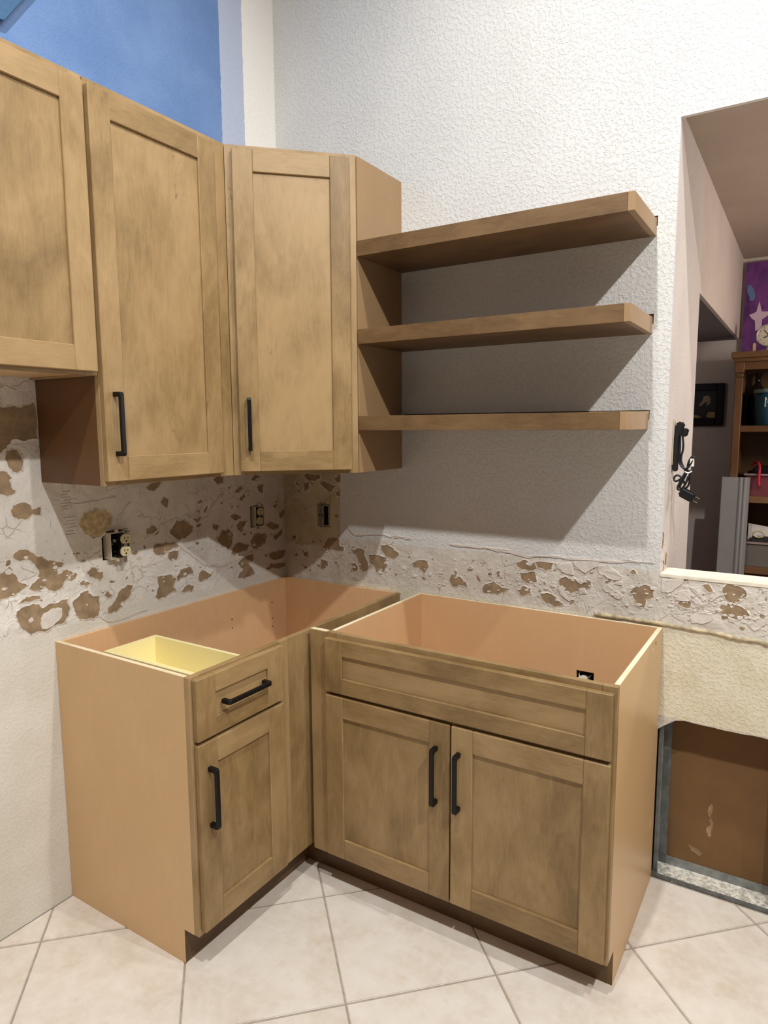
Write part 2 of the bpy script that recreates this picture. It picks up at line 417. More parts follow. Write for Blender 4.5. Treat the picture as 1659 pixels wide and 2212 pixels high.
bm = bmesh.new(); bx(bm, (20, 22.0, 79.6), (OPEN_L-0.6, 86.2, 80.2)); structure('ceiling_hall', bm, M['hall'], 'low dark ceiling of the hall beyond')
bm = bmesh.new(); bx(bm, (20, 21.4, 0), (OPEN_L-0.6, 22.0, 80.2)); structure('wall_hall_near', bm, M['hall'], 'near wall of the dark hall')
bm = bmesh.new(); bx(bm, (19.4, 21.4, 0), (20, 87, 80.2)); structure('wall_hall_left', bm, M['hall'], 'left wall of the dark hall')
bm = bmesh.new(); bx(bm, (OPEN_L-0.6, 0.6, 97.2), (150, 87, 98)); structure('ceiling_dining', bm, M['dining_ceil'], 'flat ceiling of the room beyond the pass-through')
bm = bmesh.new(); bx(bm, (150, 0, 0), (150.6, 87, 98)); structure('wall_dining_right', bm, M['dining'], 'right wall of the room beyond')
bm = bmesh.new(); bx(bm, (-0.6, -190, 150), (190, 22, 151)); structure('ceiling', bm, M['ceil'], 'high white kitchen ceiling')
bm = bmesh.new(); bx(bm, (-0.6, 0.6, 0), (0, 22, 150)); structure('wall_cavity_left', bm, M['hole'], 'closed end of the thick back wall')
# half wall below the pass-through: far drywall sheet seen from its brown back, steel studs, sill
bm = bmesh.new(); bx(bm, (OPEN_L, 3.7, 0), (112, 4.3, OPEN_B))
wall_half_back = structure('wall_half_back', bm, M['kraft'], 'brown paper back of the drywall seen through the cut-out')
bm = bmesh.new(); bx(bm, (OPEN_L, -0.12, OPEN_B), (112, 4.4, OPEN_B+0.45))
bmesh.ops.bevel(bm, geom=bm.edges[:], offset=0.05*IN, segments=2, affect='EDGES')
structure('trim_1', bm, M['sill'], 'raw white sill board of the pass-through opening')
# sloped slab in a darker blue, top left of the left wall
bm = bmesh.new(); prism(bm, [(-45.2, 104.0), (-40.0, 111.2), (-40, 150), (-70, 150), (-70, 100)], 0, 1.0, 'yzx')
structure('trim_2', bm, M['bluedark'], 'dark blue sloped slab on the blue wall at the top left')

# ------------------------------------------------------------------ floor: square tiles laid on the diagonal
bm = bmesh.new(); bx(bm, (-0.6, -190, -1.0), (190, 87, -0.10))
floor = structure('floor', bm, M['grout'], 'beige diagonal ceramic tile floor with grey grout')
D = 23.8/2                               # half diagonal of the pitch
g = 0.17                                 # half a grout joint, measured along x
def tile_poly(cx, cy):
    return [(cx+D-g, cy), (cx, cy+D-g), (cx-D+g, cy), (cx, cy-D+g)]
def clip(poly, ax, val, keep_low):
    out = []
    for i, p in enumerate(poly):
        q = poly[(i+1) % len(poly)]
        inp = p[ax] <= val if keep_low else p[ax] >= val; inq = q[ax] <= val if keep_low else q[ax] >= val
        if inp: out.append(p)
        if inp != inq:
            t = (val-p[ax])/(q[ax]-p[ax]); out.append((p[0]+t*(q[0]-p[0]), p[1]+t*(q[1]-p[1])))
    return out
full_tile = None
for i in range(-8, 12):
    for j in range(-2, 14):
        # joints run along x+y = 1.4+23.8 i and x-y = 54.5+23.8 j
        s_ = 1.4 + 23.8*(i+0.5); d_ = 54.5 + 23.8*(j-3+0.5)
        cx, cy = (s_+d_)/2, (s_-d_)/2
        if not (-12 < cx < 150 and -135 < cy < 12): continue
        poly = tile_poly(cx, cy); cl = clip(clip(poly, 0, 0.05, False), 1, -0.35, True)
        if len(cl) < 3 or abs(area(cl)) < 1: continue
        whole = abs(area(cl)-area(poly)) < 0.01
        if whole and full_tile is not None:
            o = bpy.data.objects.new('tile', full_tile); COL.objects.link(o); place(o, T(cx, cy, 0), floor); continue
        bm = bmesh.new(); prism(bm, [(x-cx, y-cy) for x, y in cl], -0.14, 0, 'xyz')
        top = [e for e in bm.edges if all(abs(v.co.z) < 1e-6 for v in e.verts)]
        bmesh.ops.bevel(bm, geom=top, offset=0.07*IN, segments=2, affect='EDGES')
        o = link('tile', bm, M['tile'], T(cx, cy, 0), floor)
        if whole: full_tile = o.data
bm = bmesh.new(); bx(bm, (62, 4.4, -0.1), (150, 86.2, 0.0)); structure('floor_dining', bm, M['oak'], 'dark wood floor of the room beyond')
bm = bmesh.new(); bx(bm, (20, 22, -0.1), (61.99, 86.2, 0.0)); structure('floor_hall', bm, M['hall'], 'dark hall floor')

# outlines of the bared patches, measured on the walls in inches (left wall: y, z / back wall: x, z)
LEFT_TORN = [
  [(-47.83,50.84),(-47.53,51.33),(-46.78,51.55),(-45.93,51.42),(-45.48,51.06),(-45.43,50.59),(-44.78,50.73),(-44.33,50.84),(-44.3,50.4),(-44.38,49.89),(-44.84,49.99),(-45.47,50.06),(-45.72,49.87),(-46.07,49.6),(-47.02,49.69),(-47.62,50.09)],
  [(-49.08,62.48),(-48.21,62.64),(-47.34,62.59),(-45.84,62.55),(-44.97,62.9),(-44.22,63.19),(-44.01,60.92),(-44.08,58.94),(-44.86,58.98),(-45.81,58.74),(-46.41,58.98),(-47.17,58.92),(-47.73,58.34),(-47.83,57.97),(-48.6,57.41),(-49.48,57.3)],
  [(-47.93,57.61),(-47.25,57.78),(-46.58,57.71),(-46.24,57.1),(-46.08,56.12),(-46.29,55.37),(-46.84,55.1),(-47.35,55.36),(-47.82,56.05),(-48.07,56.66)],
  [(-49.5,55.12),(-48.03,55.2),(-47.49,54.55),(-47.87,54.42),(-47.71,53.51),(-47.15,53.02),(-47.32,52.73),(-48.09,52.53),(-49.67,52.79)],
  [(-48.01,45.38),(-47.2,46.09),(-45.98,45.67),(-45.38,45.1),(-44.43,44.79),(-43.82,44.2),(-42.67,43.84),(-41.83,43.53),(-42.03,43.16),(-42.89,43.07),(-42.75,42.64),(-41.54,42.74),(-40.53,42.06),(-41.07,41.91),(-42.0,41.1),(-42.38,40.52),(-43.25,40.29),(-44.06,40.71),(-44.52,41.29),(-44.88,40.88),(-45.84,40.92),(-46.38,41.27),(-45.94,41.81),(-44.94,42.33),(-45.24,42.55),(-45.03,43.3),(-45.76,44.38),(-46.51,44.9),(-47.29,44.8)],
  [(-50.53,43.41),(-49.63,43.69),(-48.54,44.33),(-48.16,43.41),(-47.76,42.57),(-46.66,41.72),(-47.4,41.25),(-48.2,40.8),(-49.11,40.76),(-49.85,40.7),(-50.72,40.82)],
  [(-48.03,38.89),(-46.92,39.26),(-45.33,39.13),(-44.88,38.55),(-43.36,38.77),(-41.62,38.95),(-41.36,37.64),(-42.16,36.17),(-43.2,36.1),(-44.25,35.71),(-45.4,35.85),(-46.54,35.67),(-47.43,36.54),(-47.77,37.26),(-48.15,38.3)],
  [(-40.95,38.39),(-39.81,39.31),(-38.88,39.51),(-38.73,39.08),(-38.02,38.5),(-37.17,38.4),(-37.2,36.49),(-37.43,35.85),(-38.75,35.83),(-40.04,35.97),(-40.54,36.6),(-40.82,37.68)],
  [(-38.73,41.81),(-38.14,42.38),(-37.41,42.07),(-37.25,41.62),(-36.5,41.39),(-36.44,40.77),(-37.04,40.37),(-37.67,40.92),(-38.4,41.23)],
  [(-39.85,40.67),(-39.34,40.91),(-38.46,40.31),(-38.85,40.05),(-39.57,40.28)],
  [(-36.06,36.05),(-35.21,36.91),(-34.56,37.66),(-33.8,38.57),(-32.85,39.0),(-32.03,38.74),(-32.53,37.39),(-33.39,36.86),(-34.22,36.69),(-33.84,36.24),(-34.69,35.72),(-35.69,35.69)],
  [(-36.4,38.32),(-35.88,38.83),(-35.24,38.07),(-35.75,37.83)],
  [(-47.65,39.9),(-46.84,40.34),(-45.25,40.16),(-45.11,39.81),(-46.87,39.88)],
  [(-29.24,46.24),(-28.31,46.62),(-27.14,45.58),(-27.78,45.15),(-29.29,45.49)],
  [(-25.24,45.45),(-24.03,46.74),(-22.53,46.69),(-20.88,45.55),(-21.09,44.77),(-22.5,44.02),(-23.68,43.92),(-25.12,44.65)],
  [(-28.36,43.19),(-27.85,43.88),(-25.96,43.99),(-24.2,43.6),(-23.73,43.0),(-24.73,42.89),(-25.72,42.65),(-27.01,42.21),(-27.93,42.49)],
  [(-25.77,41.61),(-25.57,42.37),(-23.77,42.34),(-24.17,41.08),(-25.16,40.98)],
  [(-16.13,42.84),(-15.12,44.11),(-13.76,44.22),(-12.63,43.2),(-12.89,41.79),(-13.72,40.9),(-15.23,41.85)],
  [(-12.31,41.41),(-11.28,41.7),(-8.83,40.89),(-9.7,40.12),(-11.36,40.09),(-13.58,39.58),(-12.95,40.49)],
  [(-8.8,41.48),(-7.04,42.74),(-4.86,42.14),(-5.14,40.64),(-7.15,40.02),(-8.42,40.52)],
  [(-4.8,43.67),(-3.88,44.17),(-1.6,43.42),(-1.86,42.83),(-3.47,42.88)],
  [(-3.06,41.58),(-0.69,42.58),(-0.81,41.74),(-2.4,40.86)],
  [(-11.84,38.4),(-10.16,39.3),(-8.25,39.59),(-8.08,38.35),(-9.38,37.97),(-7.97,35.9),(-9.9,35.66),(-11.95,35.91),(-10.66,37.3)],
  [(-5.09,36.29),(-3.7,36.98),(-1.85,36.66),(0.05,36.49),(-0.21,35.73),(-2.82,35.88),(-4.65,35.9)],
  [(-4.54,38.69),(-2.24,38.79),(0.13,38.57),(-0.39,37.69),(-2.76,37.3),(-3.67,37.61)],
  [(-20.23,37.65),(-19.47,38.62),(-17.32,37.66),(-18.46,37.03),(-19.91,36.89)],
  [(-28.29,36.35),(-27.58,37.76),(-27.82,39.11),(-25.59,39.08),(-24.49,38.2),(-25.04,37.25),(-24.59,36.48),(-26.41,35.94),(-27.69,35.83)],
  [(-24.48,38.47),(-23.6,39.37),(-21.55,39.41),(-21.25,38.4),(-22.99,38.18),(-24.01,37.84)],
  [(-23.77,36.18),(-22.03,36.9),(-21.18,36.46),(-21.57,35.71),(-23.11,35.82)],
  [(-28.91,51.95),(-28.12,52.51),(-26.27,52.51),(-27.09,51.81),(-28.03,51.5)],
  [(-26.58,49.86),(-25.92,50.44),(-25.31,50.0),(-25.53,48.86),(-26.3,49.32)],
  [(-16.42,52.22),(-15.84,52.73),(-14.34,52.5),(-14.38,51.66),(-15.71,51.48)],
  [(-8.15,51.8),(-7.07,52.47),(-6.01,51.96),(-7.11,51.5)],
  [(-12.12,49.92),(-10.88,50.69),(-9.66,50.74),(-10.71,50.1)],
  [(-6.72,50.52),(-5.19,50.64),(-5.46,49.22),(-6.53,49.9)],
  [(-13.08,46.15),(-11.88,46.44),(-10.7,45.58),(-12.32,45.48)],
  [(-11.76,44.54),(-10.93,45.17),(-9.71,44.87),(-10.8,43.39),(-11.59,43.94)],
  [(-16.93,45.61),(-15.65,45.03),(-16.05,44.38),(-16.96,44.92)],
  [(-10.97,48.67),(-9.91,49.74),(-9.65,48.99),(-10.58,48.43)],
  [(-20.82,46.63),(-19.23,46.79),(-19.98,45.98)],
  [(-33.17,46.02),(-32.37,45.3),(-32.41,44.57),(-33.26,44.62)],
  [(-3.09,47.01),(-1.47,47.01),(-2.19,46.3)],
  [(-1.53,45.3),(0.15,45.9),(-0.12,44.98),(-1.09,44.46)],
]
LEFT_TAN = [
  [(-39.47,48.25),(-38.64,49.52),(-37.09,49.86),(-35.54,49.61),(-34.53,48.6),(-34.87,47.45),(-36.27,46.44),(-37.6,46.04),(-38.57,46.76)],
]
LEFT_CHIP = [
  [(-44.93,37.83),(-43.73,38.28),(-42.38,38.05),(-42.54,36.93),(-44.24,35.87),(-45.22,35.96),(-45.33,36.8)],
  [(-37.43,35.85),(-36.87,35.54),(-36.33,34.88),(-32.9,34.75),(-32.68,34.88),(-29.67,34.9),(-29.63,34.71),(-32.7,34.52),(-36.35,34.61),(-36.99,35.22)],
  [(-26.75,46.94),(-25.26,45.07),(-20.42,40.99),(-17.98,39.19),(-18.72,39.04),(-21.78,41.49),(-25.92,44.77),(-27.39,46.63)],
  [(-34.3,47.85),(-31.92,50.25),(-31.49,50.33),(-33.75,47.79)],
  [(-40.75,50.87),(-37.79,50.93),(-33.82,51.14),(-33.83,51.0),(-37.68,50.71),(-40.65,50.64)],
  [(-29.92,44.82),(-26.77,46.43),(-23.5,47.34),(-23.35,47.05),(-26.8,45.92),(-29.64,44.53)],
  [(-18.31,47.29),(-14.43,50.54),(-14.05,50.51),(-17.77,47.1)],
  [(-18.71,39.32),(-14.98,38.95),(-8.02,39.86),(-5.4,39.75),(-7.83,39.37),(-14.62,38.31),(-18.37,38.84)],
  [(-13.03,38.61),(-12.42,38.94),(-11.89,37.23),(-12.36,35.84),(-12.94,36.25)],
]
BACK_TORN = [
  [(4.26,52.05),(5.06,52.45),(7.86,52.42),(7.99,51.57),(6.91,51.16),(5.04,51.46)],
  [(4.39,50.69),(5.81,51.12),(5.46,49.61),(4.51,49.32)],
  [(7.98,51.08),(8.9,51.23),(10.55,50.57),(11.75,50.5),(10.54,49.96),(10.53,49.48),(9.33,49.91),(8.28,50.47)],
  [(11.02,51.8),(12.07,52.55),(12.11,51.11),(11.31,51.32)],
  [(11.13,49.38),(12.18,49.91),(12.16,48.95),(11.42,48.91)],
  [(2.79,51.0),(3.58,50.53),(3.41,50.15),(2.78,50.37)],
  [(3.08,49.63),(3.78,49.41),(3.55,49.1),(3.13,49.13)],
  [(8.37,40.08),(9.48,41.67),(11.6,41.84),(11.88,40.51),(12.77,40.35),(12.82,39.74),(11.86,39.58),(10.05,39.61),(8.52,39.84)],
  [(7.86,37.89),(9.1,37.64),(9.39,36.92),(8.76,36.35),(7.83,36.17)],
  [(1.55,41.27),(2.6,41.48),(2.52,40.83),(1.86,40.65)],
  [(3.93,39.04),(4.9,39.38),(5.28,37.89),(4.23,38.17)],
  [(14.09,39.98),(15.41,40.35),(16.84,40.24),(17.11,38.82),(17.67,37.43),(17.38,36.79),(16.23,36.66),(15.67,38.19),(15.11,39.35)],
  [(14.06,37.78),(15.09,37.88),(15.51,36.83),(14.48,36.47)],
  [(20.08,41.37),(21.32,41.55),(22.14,41.2),(23.35,40.37),(23.48,39.92),(22.4,39.34),(21.04,39.44),(20.08,40.54)],
  [(17.69,39.35),(19.38,39.64),(21.04,39.44),(21.31,38.29),(20.75,37.28),(19.91,36.47),(19.08,36.86),(17.96,38.18)],
  [(25.86,39.0),(26.64,39.42),(28.57,39.51),(28.83,38.85),(27.94,37.49),(27.16,38.1),(26.12,38.33)],
  [(32.46,37.21),(33.42,38.67),(33.67,38.36),(33.19,37.3),(34.16,37.75),(35.24,36.87),(35.37,36.22),(33.93,36.49),(32.96,36.04),(32.59,36.55)],
  [(37.84,36.31),(38.41,37.14),(39.54,37.71),(40.46,37.18),(42.01,36.83),(41.15,36.29),(40.26,35.74),(38.88,35.89),(37.96,35.78)],
  [(39.97,39.17),(40.6,39.34),(40.55,38.48),(40.1,38.53)],
  [(2.12,38.09),(2.78,38.41),(2.93,37.91),(2.43,37.74)],
  [(10.77,37.56),(11.38,37.75),(11.38,37.37),(10.92,37.25)],
  [(42.92,40.82),(44.16,41.36),(45.76,41.12),(46.03,40.31),(44.93,39.83),(43.56,40.04)],
  [(45.64,41.1),(48.4,41.32),(48.18,40.54),(47.36,40.09),(46.14,40.44)],
  [(43.58,39.31),(45.79,39.8),(46.07,38.39),(44.85,38.0),(43.97,38.39)],
  [(43.25,36.83),(44.24,37.57),(45.24,37.32),(45.25,36.6),(43.77,36.04)],
  [(49.17,39.0),(50.21,39.63),(51.83,39.31),(53.64,39.29),(53.44,38.34),(52.1,37.83),(50.97,37.33),(50.03,37.68),(49.31,38.3)],
  [(46.72,36.79),(47.92,36.94),(49.13,36.15),(50.09,35.56),(48.68,35.13),(47.48,35.44),(46.86,36.08)],
  [(58.72,38.44),(59.16,39.17),(60.18,39.63),(61.72,39.48),(61.67,38.27),(60.67,37.8),(60.51,36.67),(59.78,36.68),(59.32,37.62)],
  [(58.66,41.11),(59.17,41.5),(59.4,41.09),(58.99,40.86)],
  [(64.59,37.79),(65.15,38.51),(66.13,38.21),(65.97,37.44),(65.2,37.44)],
  [(69.6,40.35),(70.29,41.06),(71.39,40.78),(72.15,40.06),(71.66,39.17),(70.62,38.4),(69.84,39.34)],
  [(69.35,38.02),(69.88,38.51),(71.7,38.34),(72.64,37.44),(71.78,36.9),(70.51,36.92),(69.58,37.2)],
  [(64.84,40.95),(65.51,41.13),(65.82,40.74),(65.24,40.67)],
  [(67.36,40.5),(67.91,40.67),(68.51,39.9),(68.15,39.65)],
]
BACK_CHIP = [
  [(64.52,39.4),(65.87,39.68),(66.11,38.64),(66.67,38.92),(67.66,38.2),(67.12,37.49),(66.12,38.42),(64.18,38.16)],
  [(66.03,36.26),(66.95,37.04),(68.65,37.07),(68.78,36.45),(67.6,35.53),(66.26,35.54)],
  [(54.45,41.56),(55.75,41.92),(57.07,41.05),(57.74,40.45),(57.33,39.84),(55.82,40.0),(54.7,40.56)],
  [(55.21,38.56),(55.85,39.21),(56.51,38.73),(56.32,38.13),(55.66,38.16)],
  [(56.33,37.79),(57.17,38.36),(57.94,37.89),(57.42,37.37)],
  [(51.6,39.28),(52.27,39.71),(53.19,39.24),(52.3,38.78)],
  [(51.98,38.16),(52.88,38.39),(53.13,37.61),(52.23,37.38)],
  [(48.63,41.41),(50.84,41.64),(51.35,39.95),(49.96,40.15),(49.01,40.63)],
  [(62.48,40.78),(65.22,41.1),(65.06,40.43),(63.36,38.93),(62.55,39.04)],
  [(51.06,41.9),(54.64,42.37),(54.45,41.44),(52.93,40.36),(51.32,40.88)],
  [(49.09,37.8),(49.78,38.36),(50.16,37.23),(51.46,36.46),(50.77,36.25),(49.58,36.92)],
  [(54.21,35.32),(55.76,35.38),(55.99,35.12),(54.45,34.78)],
  [(71.94,37.34),(73.0,37.49),(72.84,37.02),(72.14,36.95)],
  [(72.35,36.36),(74.55,37.52),(74.59,36.91),(73.28,35.58)],
  [(65.85,40.1),(66.61,40.2),(67.82,38.65),(67.46,38.39)],
  [(68.01,38.68),(68.55,39.07),(69.81,39.76),(69.73,39.54),(68.58,38.65)],
  [(13.41,43.82),(14.0,43.74),(15.15,42.74),(20.78,43.19),(22.41,42.97),(26.12,42.93),(26.12,42.7),(22.14,42.72),(20.51,42.94),(14.85,42.48)],
  [(21.6,41.62),(22.41,42.86),(22.82,43.01),(22.0,41.54)],
  [(32.17,42.55),(37.17,42.67),(41.9,42.56),(41.9,42.39),(37.18,42.34),(32.66,42.37)],
  [(39.04,42.53),(42.38,42.59),(45.37,42.15),(48.96,42.5),(49.9,42.24),(51.73,42.43),(54.64,42.49),(57.87,42.65),(61.99,42.79),(62.0,42.57),(57.88,42.3),(51.74,42.08),(48.5,42.1),(45.14,41.77),(41.63,42.16),(39.04,42.16)],
]

# ------------------------------------------------------------------ torn plaster
for i, p in enumerate(LEFT_TORN): torn_patch('left', p, wall_left, 100+i)
for i, p in enumerate(LEFT_TAN): torn_patch('left', p, wall_left, 300+i, 'tan')
for i, p in enumerate(LEFT_CHIP): plaster_chip('left', p, wall_left, 400+i, 0.10)
for i, p in enumerate(BACK_TORN): torn_patch('back', p, wall_back, 200+i)
for i, p in enumerate(BACK_CHIP): plaster_chip('back', p, wall_back, 500+i, 0.13)
# crumbs too small and many to pick apart
def crumbs(name, side, wall, n, box, seed):
    rg = random.Random(seed); bm = bmesh.new()
    for k in range(n):
        u = rg.uniform(box[0], box[1]); v = box[2]+(box[3]-box[2])*(0.5+0.5*rg.uniform(-1, 1)*rg.random()**0.5)
        r = 0.10+0.32*rg.random()**2; m_ = rg.randint(4, 6); a0 = rg.uniform(0, 6.3); h = 0.04+0.10*rg.random()
        ps = [(u+r*rg.uniform(.6, 1.4)*1.3*math.cos(a0+6.283*t/m_), v+r*rg.uniform(.5, 1.2)*math.sin(a0+6.283*t/m_)) for t in range(m_)]
        A = [bm.verts.new(on_wall(side, x, y, -0.02)) for x, y in ps]; B = [bm.verts.new(on_wall(side, u+(x-u)*.8, v+(y-v)*.8, h*rg.uniform(.4, 1.2))) for x, y in ps]
        bm.faces.new(B)
        for t in range(m_): bm.faces.new((A[t], A[(t+1) % m_], B[(t+1) % m_], B[t]))
    o = link(name, bm, M['chip'], None, wall); o['kind'] = 'stuff'; return o
crumbs('plaster_crumbs', 'left', wall_left, 150, (-58, -1, 36.3, 47), 3)
crumbs('plaster_crumbs', 'left', wall_left, 50, (-20, -1, 46, 53), 13)
crumbs('plaster_crumbs', 'back', wall_back, 260, (0.5, 76, 35.3, 41.2), 4)
crumbs('plaster_crumbs', 'back', wall_back, 45, (63, 78, 35.2, 40.5), 14)
def flecks(side, wall, n, box, seed):
    rg = random.Random(seed); bm = bmesh.new()
    for k in range(n):
        u = rg.uniform(box[0], box[1]); v = rg.uniform(box[2], box[3]); r = 0.07+0.28*rg.random()**2; m_ = rg.randint(5, 7); a0 = rg.uniform(0, 6.3); st = rg.uniform(1.0, 2.2); tl = rg.uniform(-1, 1)
        ps = [(r*st*rg.uniform(.5, 1.3)*math.cos(a0+6.283*t/m_), r*rg.uniform(.4, 1.2)*math.sin(a0+6.283*t/m_)) for t in range(m_)]
        A_ = [bm.verts.new(on_wall(side, u+x*math.cos(tl)-y*math.sin(tl), v+x*math.sin(tl)+y*math.cos(tl), 0.02)) for x, y in ps]
        bm.faces.new(A_)
    o = link('torn_flecks', bm, M['paper'], None, wall); o['kind'] = 'stuff'
flecks('left', wall_left, 60, (-20, -1, 37.5, 52), 31); flecks('left', wall_left, 45, (-56, -20, 37.0, 45), 32)
flecks('back', wall_back, 75, (1, 62, 35.6, 41.0), 33); flecks('back', wall_back, 14, (3, 11.5, 37, 52), 34); flecks('back', wall_back, 26, (63, 78, 35.2, 40.5), 35)
# ridge of old caulk along the former counter line, right of the sink cabinet
bm = bmesh.new()
cp = smooth_path([(54.3, -0.02, 35.0), (57.6, -0.02, 34.9), (62.3, -0.02, 34.95), (65.6, -0.03, 34.7), (69.8, -0.03, 34.65), (71.3, -0.08, 34.3), (73.8, -0.03, 34.4), (75.5, -0.03, 33.9), (80, -0.03, 33.9), (95, -0.03, 33.8)], 2)
rg = random.Random(5)
tube(bm, cp, [0.20+0.10*rg.random() for _ in cp], 8)
link('caulk_ridge', bm, M['caulk'], None, wall_back, True)
# ragged lower edge of the drywall above the cut-out
bm = bmesh.new()
top_ = [(62.8, 22.9)] + [(62.8+k*1.1, 22.9) for k in range(1, 45)]
bot_ = [(62.8+k*1.1, 22.62-0.55*abs(noise.noise(Vector((k*0.7, 3.1, 0))))-0.25*rg.random()) for k in range(45)]
bot_[0] = (62.8, 20.6); bot_[1] = (63.7, 21.4)
pts = top_ + bot_[::-1]; prism(bm, pts, 0.02, 0.56, 'xzy')
link('ragged_drywall_edge', bm, M['rawedge'], None, wall_back)
# plaster smears on the brown back paper
for k, ps in enumerate([[(69.0, 9.2), (69.4, 10.4), (69.5, 9.0), (69.75, 7.2), (69.6, 6.0), (69.3, 5.6), (68.9, 6.6), (69.4, 7.4)], [(66.6, 4.0), (67.6, 3.6), (68.6, 3.0), (68.2, 2.5), (67.2, 3.0)]]):
    bm = bmesh.new(); prism(bm, rough_outline(ps, 0.2, 3, k), 3.66, 3.72, 'xzy'); link('plaster_smear', bm, M['smear'], None, wall_half_back)
# ridges left by a notched trowel
for (u0, u1, v0, n_, dv) in ((-41.3, -39.8, 47.0, 6, 0.42), (-41.6, -40.5, 50.2, 7, 0.36), (-52.5, -51.6, 35.0, 5, 0.5)):
    bm = bmesh.new(); rg = random.Random(int(v0))
    for k in range(n_):
        a = u0+rg.uniform(-.2, .3); b = u1+rg.uniform(-.4, .2); z = v0+k*dv
        tube(bm, [on_wall('left', a+(b-a)*t/4, z+0.05*rg.random(), 0.0)/IN for t in range(5)], 0.09, 6)
    link('trowel_ridges', bm, M['chip'], None, wall_left)['kind'] = 'stuff'
# torn drywall on the jamb just above the sill
rg = random.Random(11)
for k in range(7):
    y = rg.uniform(0.5, 5.5); z = rg.uniform(42.0, 45.8); bm = bmesh.new()
    ps = rough_outline([(y-0.35, z-0.9*rg.random()-0.3), (y+0.3, z-0.5), (y+0.45, z+0.4), (y-0.1, z+0.8*rg.random()+0.4)], 0.2, 2, k)
    prism(bm, ps, OPEN_L-0.05, OPEN_L+0.06+0.06*rg.random(), 'yzx')
    link('torn_patch' if k % 2 else 'plaster_chip', bm, M['paper'] if k % 2 else M['chip'], None, wall_jamb)

# ------------------------------------------------------------------ cabinets
HANDLE_ME = None
def handle(parent, frame, cx, cz, y, vertical=True):
    """bar pull; frame's -y points out of the door"""
    global HANDLE_ME
    if HANDLE_ME is None:
        bm = bmesh.new()
        pts = [(-3.5, 0), (-3.5, -1.0), (-3.42, -1.2), (-3.22, -1.3), (3.22, -1.3), (3.42, -1.2), (3.5, -1.0), (3.5, 0),
               (2.98, 0), (2.98, -0.78), (2.86, -0.92), (-2.86, -0.92), (-2.98, -0.78), (-2.98, 0)]
        prism(bm, pts, -0.25, 0.25, 'zyx')
        bmesh.ops.recalc_face_normals(bm, faces=bm.faces[:])
        bmesh.ops.bevel(bm, geom=bm.edges[:], offset=0.04*IN, segments=1, affect='EDGES')
        HANDLE_ME = bpy.data.meshes.new('handle'); bm.to_mesh(HANDLE_ME); bm.free(); HANDLE_ME.materials.append(M['black'])
    o = bpy.data.objects.new('handle', HANDLE_ME); COL.objects.link(o); o['label'] = 'matte black bar handle'
    W = frame @ T(cx, y, cz) @ (Matrix.Identity(4) if vertical else Matrix.Rotation(math.radians(90), 4, 'Y'))
    return place(o, W, parent)
def shaker(name, root, frame, x0, x1, z0, z1, mat, rail=2.75, stile=2.65, hnd=None, panel_grain='z', y0=-0.75, rail_t=None):
    """shaker front: recessed panel (the part), stiles, rails and handle (its sub-parts)"""
    rt = rail_t or rail
    p = board(name, root, frame, (x0+stile-0.3, y0+0.30, z0+rail-0.3), (x1-stile+0.3, y0+0.60, z1-rt+0.3), panel_grain, mat, 0)
    for a, b in ((x0, x0+stile), (x1-stile, x1)): board('stile', p, frame, (a, y0, z0), (b, 0-0.02, z1), 'z', mat, 0.075)
    for a, b in ((z0, z0+rail), (z1-rt, z1)): board('rail', p, frame, (x0+stile, y0, a), (x1-stile, 0-0.02, b), 'x', mat, 0.075)
    if hnd: handle(p, frame, hnd[0], hnd[1], y0, hnd[2])
    return p
S, N, I_ = M['stain'], M['natural'], M['inside']

# ---- left base cabinet (blind corner), its front faces right
AH = 34.0; AL = 43.45; AD = 23.74
fr = T(AD, -43.6, 0) @ RZ(90)
A = thing('base_cabinet', 'open-topped blind corner base cabinet with one drawer and one door, on the left wall', 'cabinet', fr)
def side_panel(name, root, frame, x0, x1, d0, d1, h, kick, mat, toe=4.2):
    """cabinet end with toe notch; local y = depth; the grain runs up"""
    bm = bmesh.new(); prism(bm, [(d0, toe), (d0, h), (d1, h), (d1, 0), (kick, 0), (kick, toe)], x0, x1, 'yzx')
    return link(name, bm, mat, frame, root)
side_panel('side_panel', A, fr, 0.0, 0.55, 0.74, AD-0.05, AH, 2.39, N)
side_panel('side_panel', A, fr, AL-0.55, AL, 0.74, AD-0.05, AH, 2.39, I_)
board('back_panel', A, fr, (0.56, AD-0.50, 4.3), (AL-0.56, AD-0.05, AH), 'z', I_, 0.02)
board('cabinet_floor', A, fr, (0.56, 0.8, 4.25), (AL-0.56, AD-0.52, 4.75), 'x', I_, 0)
board('edge_band', A, fr, (0.02, 0.76, AH), (0.53, AD-0.06, AH+0.03), 'y', M['edge'], 0)
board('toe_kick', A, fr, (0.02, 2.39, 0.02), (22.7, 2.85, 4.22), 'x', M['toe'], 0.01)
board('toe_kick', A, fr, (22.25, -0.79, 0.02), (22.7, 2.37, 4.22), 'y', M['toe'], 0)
# face frame
board('stile', A, fr, (0.0, 0, 4.2), (1.5, 0.73, AH), 'z', S)
board('stile', A, fr, (14.35, 0, 4.2), (16.0, 0.73, AH), 'z', S)
board('blind_panel', A, fr, (16.02, 0.03, 4.2), (AL, 0.73, AH), 'z', S)
board('rail', A, fr, (1.52, 0, AH-1.4), (14.33, 0.73, AH), 'x', S)
board('rail', A, fr, (1.52, 0, 25.6), (14.33, 0.73, 27.8), 'x', S)
board('rail', A, fr, (1.52, 0, 4.2), (14.33, 0.73, 5.7), 'x', S)
shaker('drawer_front', A, fr, 0.35, 14.2, 26.85, 33.75, S, 2.1, 2.75, (7.3, 30.35, False), 'x')
shaker('door', A, fr, 0.35, 14.2, 4.75, 26.45, S, 2.75, 2.75, (1.75, 20.2, True))
